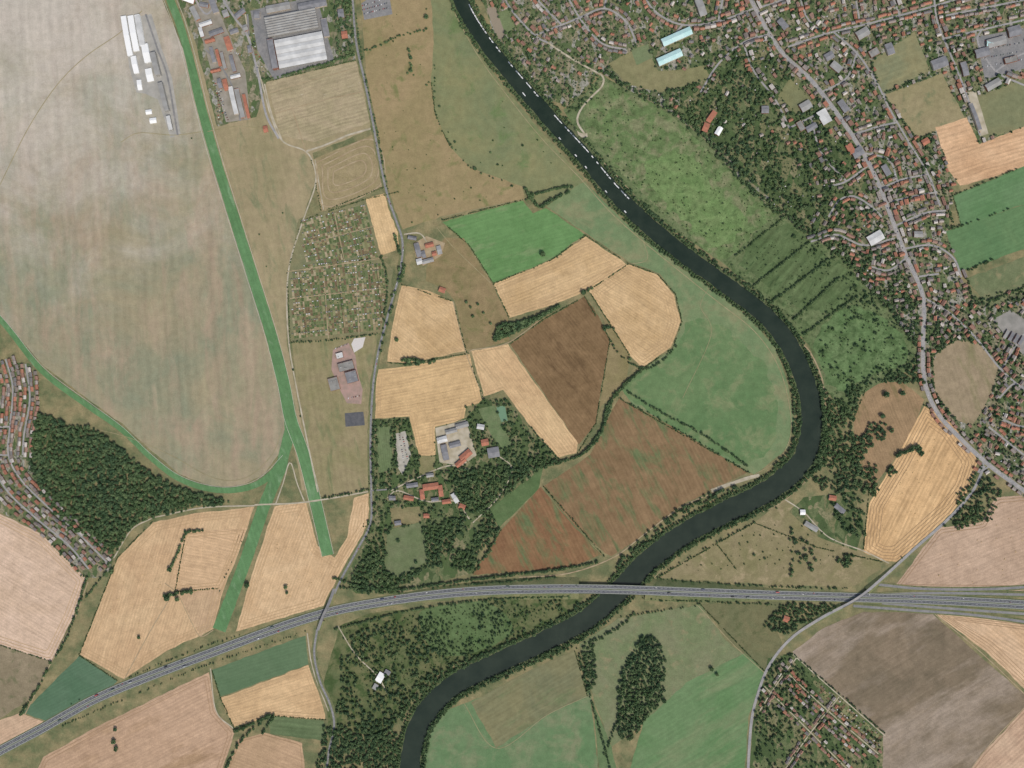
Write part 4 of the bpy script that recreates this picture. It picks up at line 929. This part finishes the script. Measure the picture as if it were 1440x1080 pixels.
scatter('parkland_trees',fill(park,4.5,.6,1.3,.8,-.16,18)+fill([(1100,300),(1150,335),(1195,270),(1215,330),(1185,362),(1130,325)],4.4,.6,1.2,.75)+fill([(1185,362),(1225,340),(1270,380),(1290,430),(1292,480),(1250,440)],4.4,.6,1.2,.7)+fill([(655,-40),(700,-40),(760,30),(800,70),(838,95),(800,140),(740,100),(700,50)],6,.5,1.1,.6)+fill([(930,0),(1050,10),(1070,70),(985,80),(985,40)],5.5,.6,1.2,.5),GT)
scatter('suburb_trees',fill([(-60,505),(45,515),(58,580),(42,640),(60,700),(160,785),(140,812),(60,750),(-60,690)],6.5,.3,.6,.35)+fill([(265,-40),(500,-40),(498,60),(440,-5),(352,15),(362,70),(350,60),(320,20)],5.5,.5,1.1,.4)+line([(362,100),(375,112),(440,95),(498,78)],2.8,.6,1.0)+fill([(470,0),(498,0),(500,80),(475,85)],4.2,.6,1.2,.8)+fill([(1385,420),(1510,400),(1510,690),(1440,680),(1390,620)],6,.4,.9,.35)+fill([(1300,425),(1345,445),(1395,500),(1345,478),(1312,500)],4.5,.6,1.1,.6),GT)
def banktrees(sd,offs,s0,s1,f,spread=5.5,reps=3):
    out=[]
    for i in range(0,len(qr)):
        for _ in range(reps):
            if random.random()>f(qr[i]): continue
            rwi=np.interp(i/len(qr),np.linspace(0,1,len(rw)),rw)/2
            a=qr[i]+nr[i]*sd*(rwi+offs+random.uniform(0,spread))+np.random.uniform(-.8,.8,2)
            if ok(*a): out.append((a[0],a[1],random.uniform(s0,s1)))
    return out
scatter('riverside_trees',banktrees(-1,1.4,.45,1.05,lambda q:.75 if q[1]<450 else .98,6,4)+banktrees(1,1.4,.4,.9,lambda q:.98 if q[1]>640 else (.85 if q[0]>880 else .55),5,4),GT)
scatter('riverside_trees',line([(1040,680),(985,705),(940,730),(900,764),(865,800)],2.0,.8,1.3,2,.95,5)+line([(1150,545),(1165,600),(1150,650),(1110,690)],2.4,.8,1.2,2,.95,6)+line([(560,1010),(598,962),(690,918),(770,887),(820,852)],2.0,.7,1.2,2,.9,6)+line([(600,1040),(625,995),(700,955),(790,915),(850,870)],2.6,.5,1.0,1,.8,2.5)+line([(960,772),(1030,738),(1090,712)],3,.5,1,1,.8,3)+fill([(462,1020),(560,1010),(560,1060),(462,1060)],4,.8,1.2,.7),GT)
tl=[([(541,460),(550,425),(560,395),(563,375)],2.6,.8,1.3,1),([(548,440),(558,405),(570,375)],3,.8,1.2,.9),([(533,500),(545,450)],3,.8,1.1,.9),([(697,475),(705,458),(740,452),(785,432)],2.4,1.0,1.6,1),([(696,478),(720,468),(760,447)],2.4,1.0,1.5,1),([(700,470),(725,460),(745,452)],2.4,.9,1.4,1),
([(566,508),(580,506),(600,510),(614,508)],2.4,.9,1.4,1),([(570,512),(610,513)],3,.8,1.1,.9),([(738,265),(748,280),(760,292),(775,282),(800,270)],2.6,.8,1.3,.95),([(740,282),(765,270),(805,262)],2.8,.8,1.1,.9),
([(612,92),(612,150),(622,185),(640,212),(665,240)],4.6,.4,.8,.6),([(665,240),(700,252),(735,262)],6,.4,.7,.5),([(575,70),(578,95),(570,110)],3.6,.6,.9,.8),([(505,75),(540,62),(560,52),(600,42)],3.2,.5,.9,.7),
([(905,518),(880,540),(855,570),(845,610),(815,640),(785,650)],2.2,.7,1.2,.97),([(860,565),(848,600),(825,635)],2.6,.7,1.1,.9),([(875,545),(930,580),(990,612),(1050,655)],2.8,.5,.95,.9),([(858,478),(872,500),(905,518),(930,508),(950,488)],3.2,.5,.9,.85),
([(862,462),(850,458)],3,.8,1,1),([(820,412),(832,405)],3,.9,1,1),
([(122,812),(112,850),(104,872),(90,905),(72,932),(55,965),(30,1005)],2.8,.6,1.1,.95),([(160,782),(145,810),(122,840)],3.2,.5,1,.9),([(262,748),(285,745)],3,.8,1.1,1),([(262,750),(245,790),(240,800)],3.5,.8,1.1,.9),([(232,838),(270,830)],3,1,1.3,.9),
([(330,1028),(370,1010),(380,1005)],2.6,.8,1.2,.95),([(370,1030),(385,1005),(340,1040),(318,1080)],3,.7,1.1,.8),([(300,885),(310,830),(350,740)],6,.3,.5,.3),
([(470,812),(500,822),(560,828),(640,818),(720,808),(790,800),(840,790)],2.4,.6,1.1,.95),([(480,826),(560,834),(640,824),(780,812)],2.8,.5,.9,.9),([(470,885),(560,862),(640,848),(700,842),(800,838)],2.8,.5,.9,.85),
([(905,812),(1000,820),(1100,825),(1190,828)],2.8,.3,.8,.8),([(905,842),(1000,846),(1090,850)],2.8,.3,.8,.8),([(100,990),(200,945),(300,905),(430,868)],3.2,.3,.6,.75),([(90,1020),(200,972),(300,932),(430,888)],3.2,.3,.6,.7),
([(1325,265),(1340,320),(1350,385)],3,.5,.9,.9),([(1340,275),(1440,233)],3,.4,.7,.6),([(1335,323),(1440,285)],2.8,.5,.8,.9),([(1350,385),(1440,345)],2.8,.5,.9,.95),([(1360,392),(1375,425),(1440,405)],3.2,.6,1,.8),([(1315,180),(1300,200),(1330,240)],3.2,.6,1,.85),
([(1225,85),(1240,130),(1290,198)],3.2,.5,.8,.85),([(1245,131),(1325,102)],3.6,.5,.8,.7),([(1290,196),(1358,168)],3.6,.5,.8,.8),([(1310,500),(1314,548),(1335,580)],3.2,.5,.9,.8),([(1345,477),(1380,484),(1404,518)],3.4,.5,.9,.8),([(1380,655),(1365,700),(1320,745),(1260,790)],3,.4,.9,.8),([(1300,570),(1340,598),(1376,648)],3.2,.4,.8,.85),
([(1260,640),(1290,628),(1295,640)],3,1,1.5,1),([(1108,520),(1116,570),(1114,625),(1090,655)],2.8,.6,1.1,.85),([(1114,918),(1075,950),(1060,1010)],3.2,.5,.9,.85),([(1242,1030),(1180,975),(1115,920)],3,.4,.8,.85),
([(527,590),(524,640),(528,690)],3,.7,1.1,.9),([(455,700),(490,694),(518,688)],3,.5,.9,.9),([(412,520),(420,570),(440,650)],8,.5,.8,.5),([(500,20),(512,100),(530,180),(545,270)],3.6,.4,.8,.7),([(832,985),(850,1050),(865,1110)],3.2,.5,.9,.9),([(812,912),(830,980)],3.6,.5,.9,.9),([(870,868),(985,850)],4,.4,.7,.7),([(850,1060),(870,1010)],3.6,.6,1,.9),
([(612,600),(590,645),(612,655)],3.2,.5,.9,.7),([(640,590),(656,572),(676,566)],3,.6,.9,.85),([(745,600),(785,645)],3.2,.4,.8,.8),([(555,330),(568,380),(560,400)],2.6,.7,1.1,.95),([(408,482),(470,478),(530,470)],2.8,.4,.7,.9),([(536,360),(545,400),(538,468)],2.8,.5,.9,.85),([(60,750),(122,815)],3,.4,.8,.85),
([(870,560),(925,588),(1052,664)],3.4,.4,.8,.75),([(555,590),(558,650),(570,668)],3,.5,.9,.8),([(925,812),(985,775),(1060,735)],3.6,.4,.8,.6),([(694,399),(775,366),(822,332)],6,.3,.55,.5),([(622,310),(735,281)],5,.3,.6,.5),([(764,684),(850,782)],6,.3,.6,.5)]
hp=[]
for p,sp,a,b,pr in tl: hp+=line(p,sp,a,b,0.9,pr,0.6)
scatter('hedgerow_trees',hp,GT)
hl=[[(694,399),(775,366),(822,332)],[(622,312),(660,345),(694,399)],[(622,310),(735,281)],[(822,330),(884,371),(828,409)],[(884,371),(925,386),(950,414),(959,452),(946,490),(903,519)],[(828,409),(862,462),(886,500)],[(694,399),(716,447)],[(565,400),(637,424),(656,495),(680,560)],[(545,510),(570,512),(660,497)],[(870,560),(1054,665)],[(764,684),(850,782)],[(717,484),(765,449),(822,417),(858,478),(838,595),(812,638)],
[(112,920),(165,785),(215,733)],[(262,748),(246,832),(312,827)],[(0,907),(72,930)],[(112,922),(165,957)],[(298,942),(310,981),(330,1025)],[(376,1006),(458,1012)],[(808,914),(826,978)],[(985,850),(1076,945)],[(438,225),(452,298),(543,262)],[(424,310),(515,280),(560,270)],[(408,480),(404,385),(424,310)],[(606,110),(612,160),(632,205)],[(375,115),(500,85)],[(1204,640),(1200,590),(1222,535)],[(1222,690),(1214,775)],[(925,812),(1060,735)],[(1060,735),(1150,770),(1240,790)],[(1000,755),(1035,800)],[(705,745),(665,806)],[(1340,275),(1352,318)],[(1312,500),(1345,477)],[(555,590),(558,650),(570,665)]]
bp_=[]
for p in hl:
    for q3 in line(p,1.4,.5,1.1,.4,.9,0.2,smooth=False):
        if noise.noise(Vector((q3[0]/15,q3[1]/15,1.7)))>-.34: bp_.append(q3)
bp_+=[(x,y,s) for x,y,s in bushpts]
bp_+=fill(town,4.2,.5,1.2,.42)+fill(ings,4.5,.4,1.2,.45,.08,20)+fill([(925,812),(1060,735),(1150,735),(1235,790)],7,.6,1.3,.25)+fill([(478,880),(700,845),(800,850),(640,930),(540,1020)],4,.6,1.4,.5)+fill([(528,590),(745,600),(700,745),(560,830),(500,830)],4.5,.6,1.4,.45)+fill([(504,0),(600,0),(735,262),(560,325)],16,.5,1.4,.18)+fill([(690,200),(822,255),(700,110)],14,.5,1.4,.2)+line([(550,200),(620,300)],9,.6,1.3,6,.5)
bp_+=fill(lowest,5,.5,1.1,.45)
bp_+=banktrees(1,.5,.5,1.4,lambda q:.9,3)+banktrees(-1,.5,.5,1.4,lambda q:.9,3)
scatter('hedges',bp_,GB)
for x,y,s in [(763,358,1.9),(348,822,1.7),(402,825,1.3),(404,833,1.1),(163,1025,1.3),(161,1042,1.6),(164,1052,1.4),(240,800,1.6),(236,840,1.9),(250,842,1.4),(270,832,1.4),(196,896,1.1),(158,803,1.6),(712,462,2.2),(704,470,2.0),(735,455,1.5),(575,508,1.5),(850,462,1.5),(855,460,1.2),(820,412,1.6),(1245,555,1.9),(1268,553,1.7),(1240,585,1.6),(1252,605,1.6),(1280,632,1.7),(1290,634,1.4),(578,82,1.2),(578,100,1.3),(600,25,1.5),(748,275,1.7),(668,238,1.2),(656,425,1.0),(662,432,.9),(672,428,1.0),(680,440,.9),(665,445,1.0),(690,455,1.0),(1000,940,1.4),(1008,948,1.2),(1060,780,.9),(1075,785,.8),(1132,785,1.5),(1140,800,1.5),(1190,790,1.8),(585,790,1.2),(560,760,1.2),(270,195,.5),(885,505,1.1),(690,215,.7),(640,200,.8),(618,150,.8),(600,120,.7),(700,232,.7),(735,205,.8),(720,262,.8),(558,478,1.3),(398,300,.5),(375,375,.5),(365,330,.5)]:
    o=put(random.choice(TMs),x,y,random.uniform(0,6),0.1); o.name='standing_tree'; o.scale=(s,s,s*.85)
print('scatter',cnt[0])

# ---------------- LIGHT, SKY, CAMERA ----------------
w=bpy.data.worlds.new('World'); scene.world=w; w.use_nodes=True; nt=w.node_tree
sky=nt.nodes.new('ShaderNodeTexSky'); sky.sky_type='NISHITA'; sky.sun_disc=False
sky.sun_elevation=math.radians(52); sky.sun_rotation=math.radians(147); sky.dust_density=3.0
bg=nt.nodes['Background']; nt.links.new(sky.outputs[0],bg.inputs[0]); bg.inputs[1].default_value=0.13
sl=bpy.data.lights.new('sun','SUN'); sl.energy=2.55; sl.angle=math.radians(0.5); sl.color=(1,.96,.89)
so=bpy.data.objects.new('sun',sl); root.objects.link(so)
az=math.radians(147); el=math.radians(52)
so.rotation_euler=Vector((math.sin(az)*math.cos(el),math.cos(az)*math.cos(el),math.sin(el))).to_track_quat('Z','Y').to_euler()
so.location=(0,0,3000)
cam=bpy.data.cameras.new('camera'); co=bpy.data.objects.new('camera',cam); root.objects.link(co)
co.location=(0,0,2600); cam.sensor_width=36; cam.lens=36*2600/(1440*S); cam.clip_start=10; cam.clip_end=90000
scene.camera=co
scene.view_settings.view_transform='Standard'; scene.view_settings.look='None'; scene.view_settings.exposure=0
